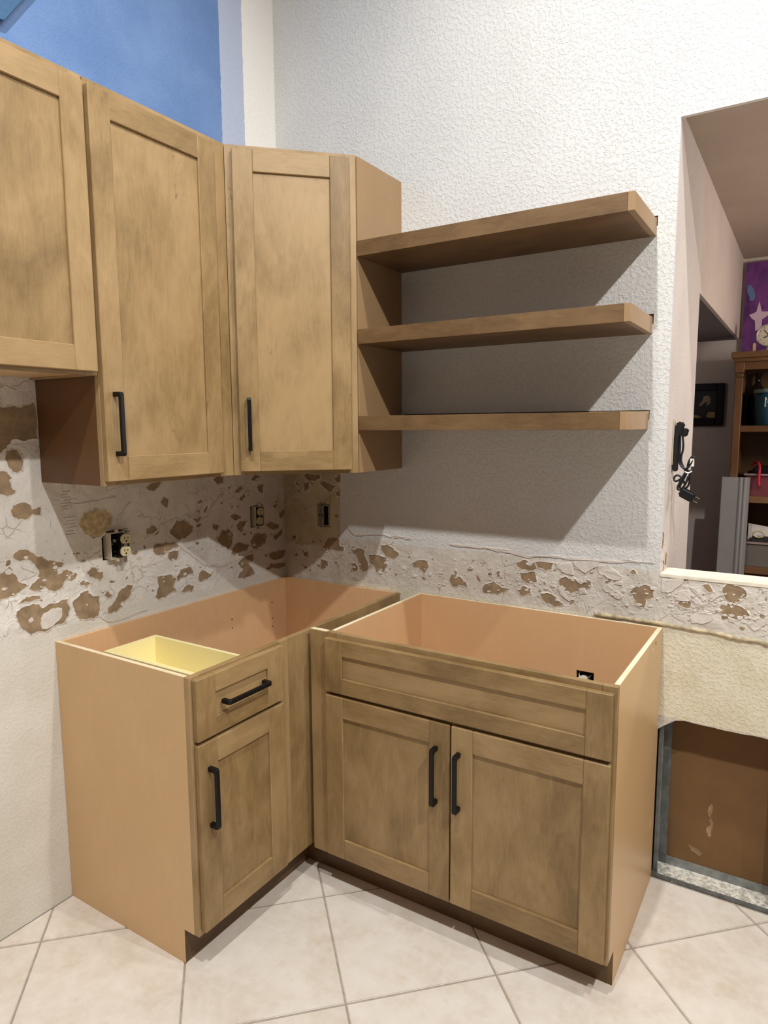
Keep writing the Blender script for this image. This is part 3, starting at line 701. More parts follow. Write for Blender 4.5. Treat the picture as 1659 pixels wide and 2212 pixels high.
# drawer box
dbm = bmesh.new(); X0, X1, Y0, Y1 = 3.45, 11.4, 0.78, 19.2
bx(dbm, (X0, Y0, 28.4), (X0+0.5, Y1, 32.6)); bx(dbm, (X1-0.5, Y0, 28.4), (X1, Y1, 32.6))
bx(dbm, (X0+0.5, Y1-0.5, 28.4), (X1-0.5, Y1, 32.6)); bx(dbm, (X0+0.5, Y0, 28.4), (X1-0.5, Y0+0.5, 32.6)); bx(dbm, (X0+0.5, Y0+0.5, 28.7), (X1-0.5, Y1-0.5, 29.0))
dbox = link('drawer_box', dbm, M['drawer'], fr, A); dbox['label'] = 'pale wood drawer box'
# shelf-pin holes in the back panel
for x, z in ((39.2, 30.2), (39.2, 27.4), (39.2, 26.0), (29.6, 29.6), (29.6, 28.2)):
    bm = bmesh.new(); bmesh.ops.create_circle(bm, cap_ends=True, radius=0.13*IN, segments=10)
    link('pin_hole', bm, M['hole'], fr @ T(x, AD-0.515, z) @ Matrix.Rotation(math.radians(90), 4, 'X'), A)

# ---- sink base cabinet on the back wall
SH = 34.5; XS = 27.1; XE = 63.0; SW = XE-XS
fs = T(XS, -24.0, 0)
B = thing('sink_base_cabinet', 'open-topped sink base cabinet with two doors and a false drawer front', 'cabinet', fs)
side_panel('side_panel', B, fs, 0.3, 0.85, 0.74, 23.6, SH, 3.15, I_)
side_panel('side_panel', B, fs, SW-0.55, SW, 0.74, 23.6, SH, 2.65, N)
bm = slab(0.86, SW-0.56, 4.3, SH, [(25.15, 27.55, 22.6, 26.95)], 0.4, 'xzy'); link('back_panel', bm, I_, fs @ T(0, 23.2, 0), B)
board('cabinet_floor', B, fs, (0.86, 0.8, 4.25), (SW-0.56, 23.18, 4.75), 'x', I_, 0)
board('edge_band', B, fs, (0.32, 0.76, SH), (0.84, 23.58, SH+0.03), 'y', M['edge'], 0)
board('edge_band', B, fs, (SW-0.54, 0.76, SH), (SW-0.01, 23.58, SH+0.03), 'y', M['edge'], 0)
board('edge_band', B, fs, (0.86, 23.22, SH), (SW-0.56, 23.58, SH+0.03), 'x', M['edge'], 0)
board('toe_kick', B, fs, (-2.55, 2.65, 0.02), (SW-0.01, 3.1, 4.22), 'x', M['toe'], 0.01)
board('filler', B, fs, (-2.62, 0, 4.2), (-0.02, 0.73, SH-0.05), 'z', S)
board('edge_band', B, fs, (-2.6, 0.02, SH-0.05), (-0.04, 0.71, SH), 'x', M['edge'], 0)
board('stile', B, fs, (0, 0, 4.2), (1.5, 0.73, SH), 'z', S); board('stile', B, fs, (SW-1.5, 0, 4.2), (SW, 0.73, SH), 'z', S)
board('rail', B, fs, (1.52, 0, SH-1.4), (SW-1.52, 0.73, SH), 'x', S); board('rail', B, fs, (1.52, 0, 25.7), (SW-1.52, 0.73, 27.8), 'x', S)
board('rail', B, fs, (1.52, 0, 4.2), (SW-1.52, 0.73, 5.7), 'x', S); board('mullion', B, fs, (17.0, 0.0, 5.72), (18.6, 0.73, 25.68), 'z', S)
shaker('drawer_front', B, fs, 0.2, 35.6, 26.95, 33.9, S, 2.05, 2.6, None, 'x')
shaker('door', B, fs, 0.2, 17.8, 4.75, 26.5, S, 2.7, 2.65, (16.1, 20.2, True))
shaker('door', B, fs, 18.0, 35.6, 4.75, 26.5, S, 2.7, 2.65, (19.0, 20.15, True))
# scuffs and drill holes on the right end
for y, z, a, b, mt in ((19.3, 34.0-0.35, 0.16, 0.22, 'hole'), (17.6, 33.3, 0.2, 0.28, 'edge'), (21.0, 9.0, 0.28, 0.75, 'edge'), (22.6, 0.9, 0.15, 0.15, 'hole')):
    bm = bmesh.new(); bmesh.ops.create_circle(bm, cap_ends=True, radius=IN, segments=14)
    link('scuff_mark' if mt == 'edge' else 'drill_hole', bm, M[mt], fs @ T(SW+0.012, y, z) @ Matrix.Rotation(math.radians(90), 4, 'Y') @ Matrix.Diagonal((b, a, 1, 1)), B)

# ---- wall cabinets
UB, UT = 53.8, 96.0
def wall_box(root, frame, wd, dp, z0, z1, sl, sr, under):
    board('side_panel', root, frame, (0.0, 0.74, z0), (0.5, dp, z1), 'z', sl, 0.02)
    board('side_panel', root, frame, (wd-0.5, 0.74, z0), (wd, dp, z1), 'z', sr, 0.02)
    board('bottom_panel', root, frame, (0.51, 0.74, z0+0.25), (wd-0.51, dp, z0+0.75), 'x', under, 0)
    board('top_panel', root, frame, (0.51, 0.74, z1-0.75), (wd-0.51, dp, z1-0.02), 'x', under, 0)
    board('back_panel', root, frame, (0.51, dp-0.3, z0+0.76), (wd-0.51, dp, z1-0.76), 'z', I_, 0)
def frame_front(root, frame, wd, z0, z1, lw=1.5, rw=1.5):
    board('stile', root, frame, (0, 0, z0), (lw, 0.73, z1), 'z', S); board('stile', root, frame, (wd-rw, 0, z0), (wd, 0.73, z1), 'z', S)
    board('rail', root, frame, (lw+0.02, 0, z1-1.5), (wd-rw-0.02, 0.73, z1), 'x', S); board('rail', root, frame, (lw+0.02, 0, z0), (wd-rw-0.02, 0.73, z0+1.5), 'x', S)
fu = T(12, -43.95, 0) @ RZ(90)
C = thing('wall_cabinet', 'tall single-door wall cabinet with long black handle, between the short cabinet and the corner', 'cabinet', fu @ T(0, 0, UB))
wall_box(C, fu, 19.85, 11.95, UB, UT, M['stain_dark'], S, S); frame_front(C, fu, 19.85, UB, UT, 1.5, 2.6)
shaker('door', C, fu, 0.06, 17.4, UB+0.5, UT-0.75, S, 2.75, 2.6, (1.35, 60.6, True))
f1 = T(12, -74.1, 0) @ RZ(90)
E_ = thing('wall_cabinet', 'short wall cabinet at the left edge, hung higher over bared wall', 'cabinet', f1 @ T(0, 0, 65.8))
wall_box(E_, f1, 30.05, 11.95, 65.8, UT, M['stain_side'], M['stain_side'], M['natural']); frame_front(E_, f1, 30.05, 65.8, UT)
shaker('door', E_, f1, 0.1, 14.85, 66.15, UT-0.75, S, 2.6, 2.6); shaker('door', E_, f1, 15.0, 29.68, 66.15, UT-0.75, S, 2.6, 2.6)
# diagonal corner cabinet
fd = T(12, -24.05, 0) @ RZ(45); DW = 17.04
G = thing('corner_wall_cabinet', 'diagonal corner wall cabinet with a narrow door beside the open shelves', 'cabinet', fd @ T(0, 0, UB))
Id = Matrix.Identity(4)
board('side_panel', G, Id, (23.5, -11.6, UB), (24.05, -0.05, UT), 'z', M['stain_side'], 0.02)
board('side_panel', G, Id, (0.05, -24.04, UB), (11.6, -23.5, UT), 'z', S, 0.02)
for nm, za, zb in (('bottom_panel', UB+0.2, UB+0.7), ('top_panel', UT-0.7, UT-0.02)):
    bm = bmesh.new(); prism(bm, [(0.05, -0.05), (23.45, -0.05), (23.45, -11.2), (11.2, -23.45), (0.05, -23.45)], za, zb, 'xyz'); link(nm, bm, S, None, G)
frame_front(G, fd, DW, UB, UT, 1.6, 1.5)
shaker('door', G, fd, 0.9, 16.05, UB+0.5, UT-0.6, S, 2.75, 2.6, (2.2, 60.6, True))

# ------------------------------------------------------------------ floating shelves
SL = ['top of the three stained floating shelves, high beside the corner cabinet', 'middle of the three stained floating shelves', 'lowest of the three stained floating shelves, seen edge-on']
for k, zt in enumerate(SHELF_TOPS):
    r = thing('floating_shelf', SL[k], 'shelf', T(24.1, 0, zt-2), 'floating shelves on the back wall')
    board('top_board', r, Id, (24.12, -11.2, zt-0.5), (59.35, -0.02, zt), 'x', M['shelf'], 0.02)
    board('bottom_board', r, Id, (24.12, -11.2, zt-2.0), (59.35, -0.02, zt-1.5), 'x', M['shelf'], 0.02)
    board('front_edge', r, Id, (24.12, -12.0, zt-2.0), (59.35, -11.22, zt), 'x', M['shelf'], 0.03)
    board('end_cap', r, Id, (59.37, -12.0, zt-2.0), (60.1, -0.02, zt), 'y', M['stain_side'], 0.03)
    board('wall_cleat', r, Id, (25.0 if k < 2 else 52.6, 0.12, zt-0.75), (60.1, 0.55, zt+0.35), 'x', M['edge'] if k == 2 else M['shelf'], 0.02)
    board('blocking', r, Id, (24.0, 0.62, zt-1.2), (60.6, 1.4, zt+0.9), 'x', M['toe'], 0)

# ------------------------------------------------------------------ electrical
def outlet_box(root, frame, w_, h_, d0, d1, wall_t=0.09):
    """open-fronted box; frame: x across, z up, -y out of the wall"""
    bm = bmesh.new(); a, b = w_/2, h_/2
    for p, q in (((-a, d0, -b), (-a+wall_t, d1, b)), ((a-wall_t, d0, -b), (a, d1, b)), ((-a+wall_t, d0, -b), (a-wall_t, d1, -b+wall_t)), ((-a+wall_t, d0, b-wall_t), (a-wall_t, d1, b))):
        bx(bm, p, q)
    link('box', bm, M['ivory_box'], frame, root)
    bm = bmesh.new(); bx(bm, (-a+wall_t, d1-0.1, -b+wall_t), (a-wall_t, d1, b-wall_t)); link('box_back', bm, M['hole'], frame, root)
    for z in (-b-0.16, b+0.16):
        bm = bmesh.new(); bx(bm, (-0.2, d0, z-0.2), (0.2, d0+0.35, z+0.2)); link('screw_tab', bm, M['ivory_box'], frame, root)
def receptacle(root, frame, col='ivory'):
    bm = bmesh.new(); bx(bm, (-0.62, 0.10, -1.35), (0.62, 0.95, 1.35)); body = link('receptacle', bm, M['blackplastic'], frame, root)
    for sgn in (1, -1):
        bm = bmesh.new(); ps = []
        for t in range(28):
            a = 2*math.pi*t/28; r = 0.70; x = r*math.cos(a); z = max(-0.56, min(0.56, r*math.sin(a))); ps.append((x, z+sgn*0.76))
        prism(bm, ps, -0.12, 0.12, 'xzy'); bmesh.ops.recalc_face_normals(bm, faces=bm.faces[:]); link('socket_face', bm, M[col], frame, body)
        bm = bmesh.new()
        bx(bm, (-0.27, -0.135, sgn*0.76-0.02), (-0.18, -0.10, sgn*0.76+0.30)); bx(bm, (0.18, -0.135, sgn*0.76), (0.27, -0.10, sgn*0.76+0.27))
        prism(bm, [(0.12*math.cos(a), sgn*0.76-0.26+0.12*math.sin(a)) for a in [k*math.pi/5 for k in range(10)]], -0.135, -0.10, 'xzy')
        link('slots', bm, M['hole'], frame, body)
    bm = bmesh.new(); bx(bm, (-0.25, 0.0, -2.1), (0.25, 0.07, 2.1)); bx(bm, (-0.6, 0.0, 1.55), (0.6, 0.07, 1.75)); link('yoke', bm, M['steel'], frame, body)
LW_ = lambda y, z: T(0, y, z) @ RZ(90)          # frame on the left wall: local -y -> +x
def cavity(root, frame, w_, h_):
    bm = bmesh.new(); bx(bm, (-w_/2, 0.62, -h_/2), (w_/2, 0.72, h_/2)); link('wall_hole', bm, M['hole'], frame, root)
f = LW_(-34.6, 44.8)
o1 = thing('wall_outlet', 'ivory duplex outlet hanging out of its box, near the tan glue patch', 'outlet', f, 'bare outlets in the torn plaster')
outlet_box(o1, f @ T(-0.1, 0, 0.0), 2.1, 3.5, -1.0, 0.55); cavity(o1, f, 3.6, 4.2)
receptacle(o1, f @ T(0.6, -1.7, 0.05) @ Matrix.Rotation(math.radians(4), 4, 'Y') @ Matrix.Scale(1.08, 4))
f = LW_(-6.9, 45.5)
o2 = thing('wall_outlet', 'ivory duplex outlet tilted inside its recessed box, by the room corner', 'outlet', f, 'bare outlets in the torn plaster')
outlet_box(o2, f @ T(0.1, 0, 0), 2.1, 3.4, -0.55, 0.55); cavity(o2, f, 3.4, 4.0)
receptacle(o2, f @ T(0.12, -0.45, 0.0) @ Matrix.Rotation(math.radians(7), 4, 'Y'))
f = T(8.65, 0, 45.4)
o3 = thing('switch_box', 'open switch box with a grey steel switch yoke, on the back wall', 'switch', f)
outlet_box(o3, f @ T(0.1, 0, 0), 2.2, 3.5, -0.1, 0.55); cavity(o3, f, 2.8, 4.0)
bm = bmesh.new(); bx(bm, (-0.36, -0.22, -1.75), (0.36, -0.12, 1.75)); bx(bm, (-0.6, -0.22, 1.7), (-0.15, -0.12, 2.15)); bx(bm, (0.15, -0.22, 1.7), (0.6, -0.12, 2.15)); bx(bm, (-0.55, -0.22, -2.05), (-0.2, -0.12, -1.7)); bx(bm, (0.2, -0.22, -2.05), (0.55, -0.12, -1.7))
link('yoke', bm, M['steel'], f @ T(-0.15, 0, 0), o3)
bm = bmesh.new(); prism(bm, [(-0.12, 0.2), (-0.75, 0.0), (-0.55, -0.25), (0.1, -0.2)], -0.9, -0.2, 'yzx'); link('toggle', bm, M['steel'], f @ T(0.15, 0, 0), o3)
# plumbing cut-out behind the sink cabinet: capped pipe and wires
r = thing('pipe_stub', 'white capped pipe stub with loose wires in the cut-out inside the sink cabinet', 'pipe', T(53.1, 0.3, 24.4))
bm = bmesh.new(); tube(bm, [(53.2, 0.35, 25.45), (53.15, -1.1, 25.7)], 0.66, 16); link('pipe', bm, M['whiteplastic'], None, r, False)
for k, ps in enumerate([[(52.5, 0.4, 26.5), (52.55, -0.6, 26.3), (52.8, -0.9, 26.0), (53.1, -0.2, 25.6)], [(53.6, 0.3, 25.6), (53.8, -0.8, 26.0), (54.1, -0.7, 26.35), (54.3, 0.4, 26.5)], [(53.9, 0.4, 25.2), (54.1, -0.8, 25.6), (54.4, -0.7, 25.7), (54.5, 0.4, 25.4)]]):
    bm = bmesh.new(); tube(bm, smooth_path(ps), 0.06, 6); link('wire', bm, M['whiteplastic' if k % 2 == 0 else 'steel'], None, r, True)
bm = bmesh.new(); bx(bm, (51.8, 0.62, 22.2), (55.2, 0.7, 27.4)); link('wall_hole', bm, M['hole'], None, r)

# ------------------------------------------------------------------ steel studs and track in the cut-out
def steel(name, label, parts, loc, group=None):
    r = thing(name, label, 'stud' if 'stud' in name else 'track', T(*loc), group)
    for nm, a, b, mt in parts:
        bm = bmesh.new(); bx(bm, a, b); link(nm, bm, M[mt], None, r)
    return r
steel('steel_stud', 'galvanised stud in the wall cut-out, right beside the sink cabinet', [('web', (63.02, 0.7, 0.1), (63.08, 3.6, 22.4), 'galv_dark'), ('flange', (63.08, 0.66, 0.1), (63.5, 0.72, 22.4), 'galv_dark'), ('return_lip', (63.5, 0.66, 0.1), (63.56, 1.0, 22.4), 'galv'), ('flange', (63.08, 3.54, 0.1), (64.2, 3.6, 22.4), 'galv_dark')], (63.1, 2, 0), 'wall studs')
steel('steel_stud', 'galvanised stud at the right edge of the brown wall cut-out', [('web', (77.4, 0.7, 0.1), (77.46, 3.6, 22.4), 'galv_dark'), ('flange', (77.46, 0.66, 0.1), (78.6, 0.72, 22.4), 'galv'), ('flange', (77.46, 3.54, 0.1), (78.6, 3.6, 22.4), 'galv_dark')], (77.5, 2, 0), 'wall studs')
tr = steel('steel_track', 'dusty galvanised floor track along the wall cut-out', [('base', (62.8, 0.02, 0.0), (112, 3.61, 0.09), 'dust'), ('lip', (62.8, -0.05, 0.0), (112, 0.02, 0.62), 'galv_dark'), ('lip', (62.8, 3.61, 0.0), (112, 3.66, 1.3), 'galv')], (63, 2, 0))
bm = bmesh.new(); rg = random.Random(9)
for k in range(420):
    x = rg.uniform(63.4, 84); y = rg.uniform(0.15, 3.3); s = 0.06+0.28*rg.random()**2; hh = 0.55 if y < 1.2 else 0.3
    ps = [(x+s*1.5*rg.uniform(.6, 1.3)*math.cos(a), y+s*rg.uniform(.6, 1.3)*math.sin(a)) for a in (0.3, 1.7, 2.9, 4.2, 5.3)]
    prism(bm, ps, 0.08, 0.10+hh*0.35*rg.random(), 'xyz')
d = link('dust_crumbs', bm, M['dust'], None, tr); d['kind'] = 'stuff'

# ------------------------------------------------------------------ black charger hanging on the jamb
r = thing('power_adapter', 'black plug-in adapter with bundled cord and two-prong plug hanging on the jamb', 'charger', T(62.3, 6, 57))
bm = bmesh.new(); bx(bm, (62.28, 4.4, 55.0), (62.42, 6.9, 61.0)); bmesh.ops.bevel(bm, geom=bm.edges[:], offset=0.06*IN, segments=2, affect='EDGES'); link('wall_plate', bm, M['ivory_box'], None, r)
fa = T(63.0, 5.6, 59.6) @ Matrix.Rotation(math.radians(14), 4, 'Y')
bm = bmesh.new(); bx(bm, (-0.55, -0.7, -1.0), (0.35, 0.7, 1.0)); bmesh.ops.bevel(bm, geom=bm.edges[:], offset=0.18*IN, segments=3, affect='EDGES'); link('adapter_body', bm, M['blackplastic'], fa, r)
bm = bmesh.new(); bx(bm, (0.35, -0.5, -0.7), (1.05, 0.5, 0.35)); bmesh.ops.bevel(bm, geom=bm.edges[:], offset=0.14*IN, segments=3, affect='EDGES'); link('adapter_head', bm, M['blackplastic'], fa, r)
bm = bmesh.new(); bx(bm, (62.42, 4.7, 54.2), (63.0, 5.7, 58.9)); bmesh.ops.bevel(bm, geom=bm.edges[:], offset=0.12*IN, segments=2, affect='EDGES'); link('cradle', bm, M['blackplastic'], None, r)
rg = random.Random(21)
cords = [[(63.4, 5.4, 58.8), (63.6, 5.2, 57.2), (63.3, 5.0, 55.9), (63.7, 4.8, 54.8), (64.2, 4.8, 54.0)],
         [(63.1, 5.3, 58.7), (63.2, 5.0, 57.0), (63.1, 4.9, 55.4), (63.9, 4.7, 54.4), (64.5, 4.6, 54.9), (65.0, 4.7, 56.0), (64.8, 4.8, 56.3), (64.3, 4.8, 55.5), (64.2, 4.8, 54.2)],
         [(64.2, 4.8, 54.2), (63.6, 4.6, 53.3), (62.9, 4.6, 52.8), (62.6, 4.7, 53.3), (63.0, 4.8, 53.8), (63.7, 4.8, 53.4), (64.0, 4.7, 52.6)],
         [(64.3, 4.7, 54.4), (63.8, 4.5, 53.0), (63.4, 4.5, 52.2), (63.7, 4.6, 51.8), (64.2, 4.7, 52.8), (64.6, 4.8, 54.0)],
         [(64.5, 4.8, 54.4), (64.6, 4.8, 53.4), (64.5, 4.8, 52.4), (64.1, 4.8, 52.0)],
         [(64.1, 4.7, 54.3), (63.5, 4.4, 52.9), (63.1, 4.5, 52.0), (63.5, 4.5, 51.7), (64.1, 4.6, 52.5), (64.4, 4.6, 53.6)]]
for ps in cords:
    bm = bmesh.new(); tube(bm, smooth_path(ps, 3), 0.14, 8); link('cord', bm, M['blackplastic'], None, r, True)
bm = bmesh.new(); tube(bm, smooth_path([(64.0, 4.5, 54.2), (64.4, 4.4, 54.0), (64.8, 4.6, 54.3)]), 0.09, 8); link('cord_tie', bm, M['whiteplastic'], None, r, True)
bm = bmesh.new(); bx(bm, (64.55, 4.55, 54.9), (65.0, 4.85, 55.9)); link('cord_label', bm, M['whiteplastic'], None, r)
fp = T(64.35, 4.8, 51.2) @ Matrix.Rotation(math.radians(28), 4, 'Y')
bm = bmesh.new(); bx(bm, (-0.95, -0.6, -0.62), (0.85, 0.6, 0.62)); bmesh.ops.bevel(bm, geom=bm.edges[:], offset=0.2*IN, segments=3, affect='EDGES'); pl = link('plug', bm, M['blackplastic'], fp, r)
bm = bmesh.new(); bx(bm, (0.85, -0.45, -0.52), (1.0, 0.45, 0.52)); link('plug_face', bm, M['blackplastic'], fp, pl)
for z in (-0.3, 0.3):
    bm = bmesh.new(); bx(bm, (1.0, -0.13, z-0.03), (1.55, 0.13, z+0.03)); link('prong', bm, M['prong'], fp, pl)

# ------------------------------------------------------------------ the room beyond: hutch and what stands on it
O = M['oak']; HX0, HX1, HY0, HY1 = 63.35, 97.5, 70.0, 86.0
h = thing('hutch', 'brown wooden hutch with open shelves in the room beyond', 'hutch', T(80, 78, 0))
board('crown', h, Id, (62.5, 69.2, 74.0), (98.3, 86.1, 75.25), 'x', O, 0.12)
board('crown_moulding', h, Id, (63.0, 69.6, 73.2), (97.8, 86.0, 73.98), 'x', O, 0.1)
board('frieze', h, Id, (64.9, 70.1, 71.6), (96.0, 70.9, 73.18), 'x', O, 0.03)
for a in (HX0, HX1-1.5):
    board('post', h, Id, (a, 70.0, 0.1), (a+1.5, 71.2, 70.0), 'z', O, 0.15)
    board('capital', h, Id, (a-0.15, 69.8, 71.0), (a+1.65, 71.3, 73.18), 'z', O, 0.15)
    board('collar', h, Id, (a-0.02, 69.9, 70.02), (a+1.52, 71.25, 70.98), 'x', M['toe'], 0.25)
board('side_panel', h, Id, (HX0+0.3, 71.25, 0.1), (HX0+0.9, 85.9, 73.15), 'z', O, 0); board('side_panel', h, Id, (HX1-0.9, 71.25, 0.1), (HX1-0.3, 85.9, 73.15), 'z', O, 0)
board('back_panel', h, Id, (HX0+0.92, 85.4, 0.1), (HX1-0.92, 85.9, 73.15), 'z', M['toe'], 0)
for z in (58.8, 44.0, 28.9, 14.0):
    board('shelf', h, Id, (HX0+1.52, 70.2, z), (HX1-1.52, 85.38, z+1.3), 'x', O, 0.05)
# teal bucket on the upper shelf
TEAL = plain('teal_plastic', (52, 112, 142), 0.3, 0.06, 12); TEALW = plain('bucket_rim', (150, 190, 196), 0.3)
b_ = thing('bucket', 'teal plastic bucket with a pale rim on the upper hutch shelf', 'bucket', T(71.6, 77.2, 60.1))
bm = bmesh.new(); lathe(bm, [(0.01, 60.12), (4.5, 60.12), (4.55, 60.3), (4.95, 66.9), (4.8, 66.9), (4.4, 60.6), (0.01, 60.6)], 40, (71.6, 77.2, 0)); link('bucket_body', bm, TEAL, None, b_, True)
bm = bmesh.new(); lathe(bm, [(5.0, 66.9), (5.15, 67.0), (5.15, 67.7), (4.8, 67.7), (4.8, 66.9)], 40, (71.6, 77.2, 0)); link('rim', bm, TEALW, None, b_, True)
bm = bmesh.new()
for (p, q) in (((68.9, 72.95, 64.0), (69.1, 73.15, 66.0)), ((69.1, 72.93, 65.4), (69.35, 73.15, 65.9)), ((69.35, 72.88, 64.8), (69.55, 73.1, 65.5)), ((69.55, 72.85, 65.4), (69.8, 73.05, 65.9)), ((69.8, 72.8, 64.0), (70.0, 73.0, 66.0))): bx(bm, p, q)
link('lettering', bm, M['whiteplastic'], None, b_)
GLASS = NT('dark_glass').out(lin((38, 30, 26)), 0.08, None)
bm = bmesh.new(); lathe(bm, [(0.01, 60.12), (1.7, 60.12), (1.9, 60.6), (1.9, 66.5), (1.6, 67.8), (0.6, 69.4), (0.55, 71.0), (0.75, 71.1), (0.75, 71.6), (0.01, 71.6)], 24, (66.8, 83.3, 0))
tag(link('glass_bottle', bm, GLASS, None, None, True), 'dark glass bottle standing behind the teal bucket in the hutch', 'bottle')
# bins
def clear(name, col, a=0.55):
    s = NT(name); s.out(lin(col), 0.25, None); s.b.inputs['Transmission Weight'].default_value = a; s.b.inputs['IOR'].default_value = 1.15; return s.m
def bin_(name, label, x0, x1, y0, y1, z, hgt, mat, rimmat):
    t = thing(name, label, 'bin', T((x0+x1)/2, (y0+y1)/2, z)); bm = bmesh.new(); k = 0.5
    lo = [(x0+k, y0+k), (x1-k, y0+k), (x1-k, y1-k), (x0+k, y1-k)]; hi = [(x0, y0), (x1, y0), (x1, y1), (x0, y1)]
    a = [bm.verts.new(Vector((x, y, z+0.02))*IN) for x, y in lo]; b = [bm.verts.new(Vector((x, y, z+hgt))*IN) for x, y in hi]
    bm.faces.new(a)
    for i in range(4): bm.faces.new((a[i], a[(i+1) % 4], b[(i+1) % 4], b[i]))
    o = link('bin_body', bm, mat, None, t); sm = o.modifiers.new('wall', 'SOLIDIFY'); sm.thickness = 0.08*IN; sm.offset = -1
    bm = bmesh.new()
    for p, q in (((x0-0.3, y0-0.3), (x1+0.3, y0)), ((x0-0.3, y1), (x1+0.3, y1+0.3)), ((x0-0.3, y0), (x0, y1)), ((x1, y0), (x1+0.3, y1))): bx(bm, (p[0], p[1], z+hgt-0.35), (q[0], q[1], z+hgt+0.05))
    link('rim', bm, rimmat, None, t); return t
PINK = clear('pink_tint_plastic', (150, 84, 92), 0.45); CLR = clear('clear_plastic', (150, 142, 134), 0.5); RIM = plain('frosted_rim', (150, 128, 128), 0.4)
bin_('storage_bin', 'pinkish translucent storage bin with a red strap over it, middle hutch shelf', 66.3, 78, 71.4, 83, 45.32, 4.7, PINK, RIM)
bm = bmesh.new(); tube(bm, smooth_path([(67.2, 74, 51.6), (67.8, 73.6, 52.4), (68.5, 72.4, 52.4), (68.9, 71.1, 51.2), (68.8, 70.6, 49.6), (68.95, 70.6, 47.6)]), 0.28, 8)
tag(link('strap', bm, plain('red_strap_cloth', (190, 34, 56), 0.6), None, None, True), 'bright red strap hanging over the rim of the pinkish bin', 'strap')
bm = bmesh.new(); bx(bm, (67.3, 74.2, 45.5), (73.5, 81.5, 51.3)); bmesh.ops.bevel(bm, geom=bm.edges[:], offset=0.4*IN, segments=2, affect='EDGES')
tag(link('black_box', bm, M['blackplastic']), 'black box sitting in the pinkish bin', 'box')
bin_('storage_bin', 'clear storage bin with loose things in it, lower hutch shelf', 66.3, 78, 71.4, 83, 30.22, 5.3, CLR, RIM)
bm = bmesh.new(); prism(bm, [(67.2, 30.6), (72.5, 30.6), (72.0, 38.2), (67.1, 38.9)], 76, 76.3, 'xzy'); tag(link('paper_sheet', bm, M['chip']), 'pale paper sheet standing up in the clear bin', 'paper')
bm = bmesh.new(); tube(bm, [(69.3+1.0*math.cos(a), 73.5, 37.0+0.7*math.sin(a)) for a in [k*math.pi/10 for k in range(21)]], 0.2, 8, False)
tag(link('ring', bm, plain('ivory_ring', (196, 184, 150), 0.5), None, None, True), 'ivory ring lying on the clear bin', 'ring')
bm = bmesh.new(); bx(bm, (67.6, 73.2, 30.6), (74.5, 75.6, 36.4)); bmesh.ops.bevel(bm, geom=bm.edges[:], offset=0.5*IN, segments=2, affect='EDGES'); tag(link('dark_pouch', bm, plain('dark_cloth', (44, 38, 34), 0.9, 0.2, 20)), 'dark cloth pouch in the clear bin', 'pouch')
# purple painting standing on the hutch
def paint_mat():
    s = NT('purple_paint'); v = s.obj(); n1 = s.noise(s.map(v, (1, 1, 0.45)), 7, 5, 0.6, 0.8); n2 = s.noise(v, 15, 4)
    c = s.mix(s.smooth(n1, 0.35, 0.65), lin((78, 32, 98)), lin((122, 62, 136))); c = s.mix(s.math('MULTIPLY', s.smooth(n2, 0.6, 0.7), 0.6), c, lin((52, 40, 104)))
    return s.out(c, 0.5)
pt = thing('painting', 'purple canvas painting with a white star, leaning on the wall above the hutch', 'painting', T(80, 85.6, 75.3))
bm = bmesh.new(); bx(bm, (63.0, 85.0, 75.3), (97, 85.9, 96.0)); link('canvas', bm, paint_mat(), None, pt)
def star(cx, cz, pts): return [(cx+x, cz+z) for x, z in pts]
bm = bmesh.new(); prism(bm, star(66.0, 84.3, [(0, 3.2), (0.45, 1.3), (0.6, 0.9), (1.6, 0.85), (2.5, 0.6), (1.4, -0.3), (0.7, -0.8), (0.7, -2.4), (0.5, -3.4), (0.0, -3.0), (-0.5, -3.2), (-0.7, -0.9), (-1.3, -0.5), (-1.9, 0.4), (-1.0, 0.7), (-0.5, 1.0)]), 84.94, 85.01, 'xzy'); link('star_mark', bm, plain('lilac_white_paint', (216, 190, 206), 0.6), None, pt)
bm = bmesh.new(); prism(bm, star(64.0, 89.3, [(-0.5, 1.9), (0.1, 1.9), (0.7, 0.9), (1.1, -0.5), (0.9, -1.5), (0.1, -1.6), (0.0, -0.8), (-0.6, 0.6)]), 84.94, 85.01, 'xzy'); link('blue_stroke', bm, plain('blue_grey_paint', (96, 126, 160), 0.6), None, pt)
# small clock and wooden stick on the hutch
ck = thing('clock', 'small round metal clock standing on the hutch in front of the painting', 'clock', T(68.9, 73.0, 75.3))
fc = T(68.9, 72.6, 78.55) @ Matrix.Rotation(math.radians(90), 4, 'X')
bm = bmesh.new(); lathe(bm, [(2.05, -0.1), (2.35, 0.0), (2.35, 0.35), (2.1, 0.45), (2.05, 0.3)], 40); link('bezel', bm, M['prong'], fc, ck, True)
bm = bmesh.new(); lathe(bm, [(0.01, -0.5), (2.2, -0.5), (2.2, 0.2), (0.01, 0.2)], 40); link('dial', bm, plain('clock_dial', (206, 196, 178), 0.5), fc, ck)
bm = bmesh.new(); bx(bm, (-0.06, -0.06, 0.22), (0.06, 1.5, 0.26)); link('minute_hand', bm, M['black'], fc @ RZ(40), ck)
bm = bmesh.new(); bx(bm, (-0.08, -0.06, 0.26), (0.08, 1.05, 0.3)); link('hour_hand', bm, M['black'], fc @ RZ(118), ck)
bm = bmesh.new()
for k in range(12):
    a = k*math.pi/6; ca, sa = math.cos(a), math.sin(a)
    prism(bm, [(1.6*ca-0.04*sa, 1.6*sa+0.04*ca), (1.9*ca-0.04*sa, 1.9*sa+0.04*ca), (1.9*ca+0.04*sa, 1.9*sa-0.04*ca), (1.6*ca+0.04*sa, 1.6*sa-0.04*ca)], 0.2, 0.23, 'xyz')
link('hour_marks', bm, M['black'], fc, ck)
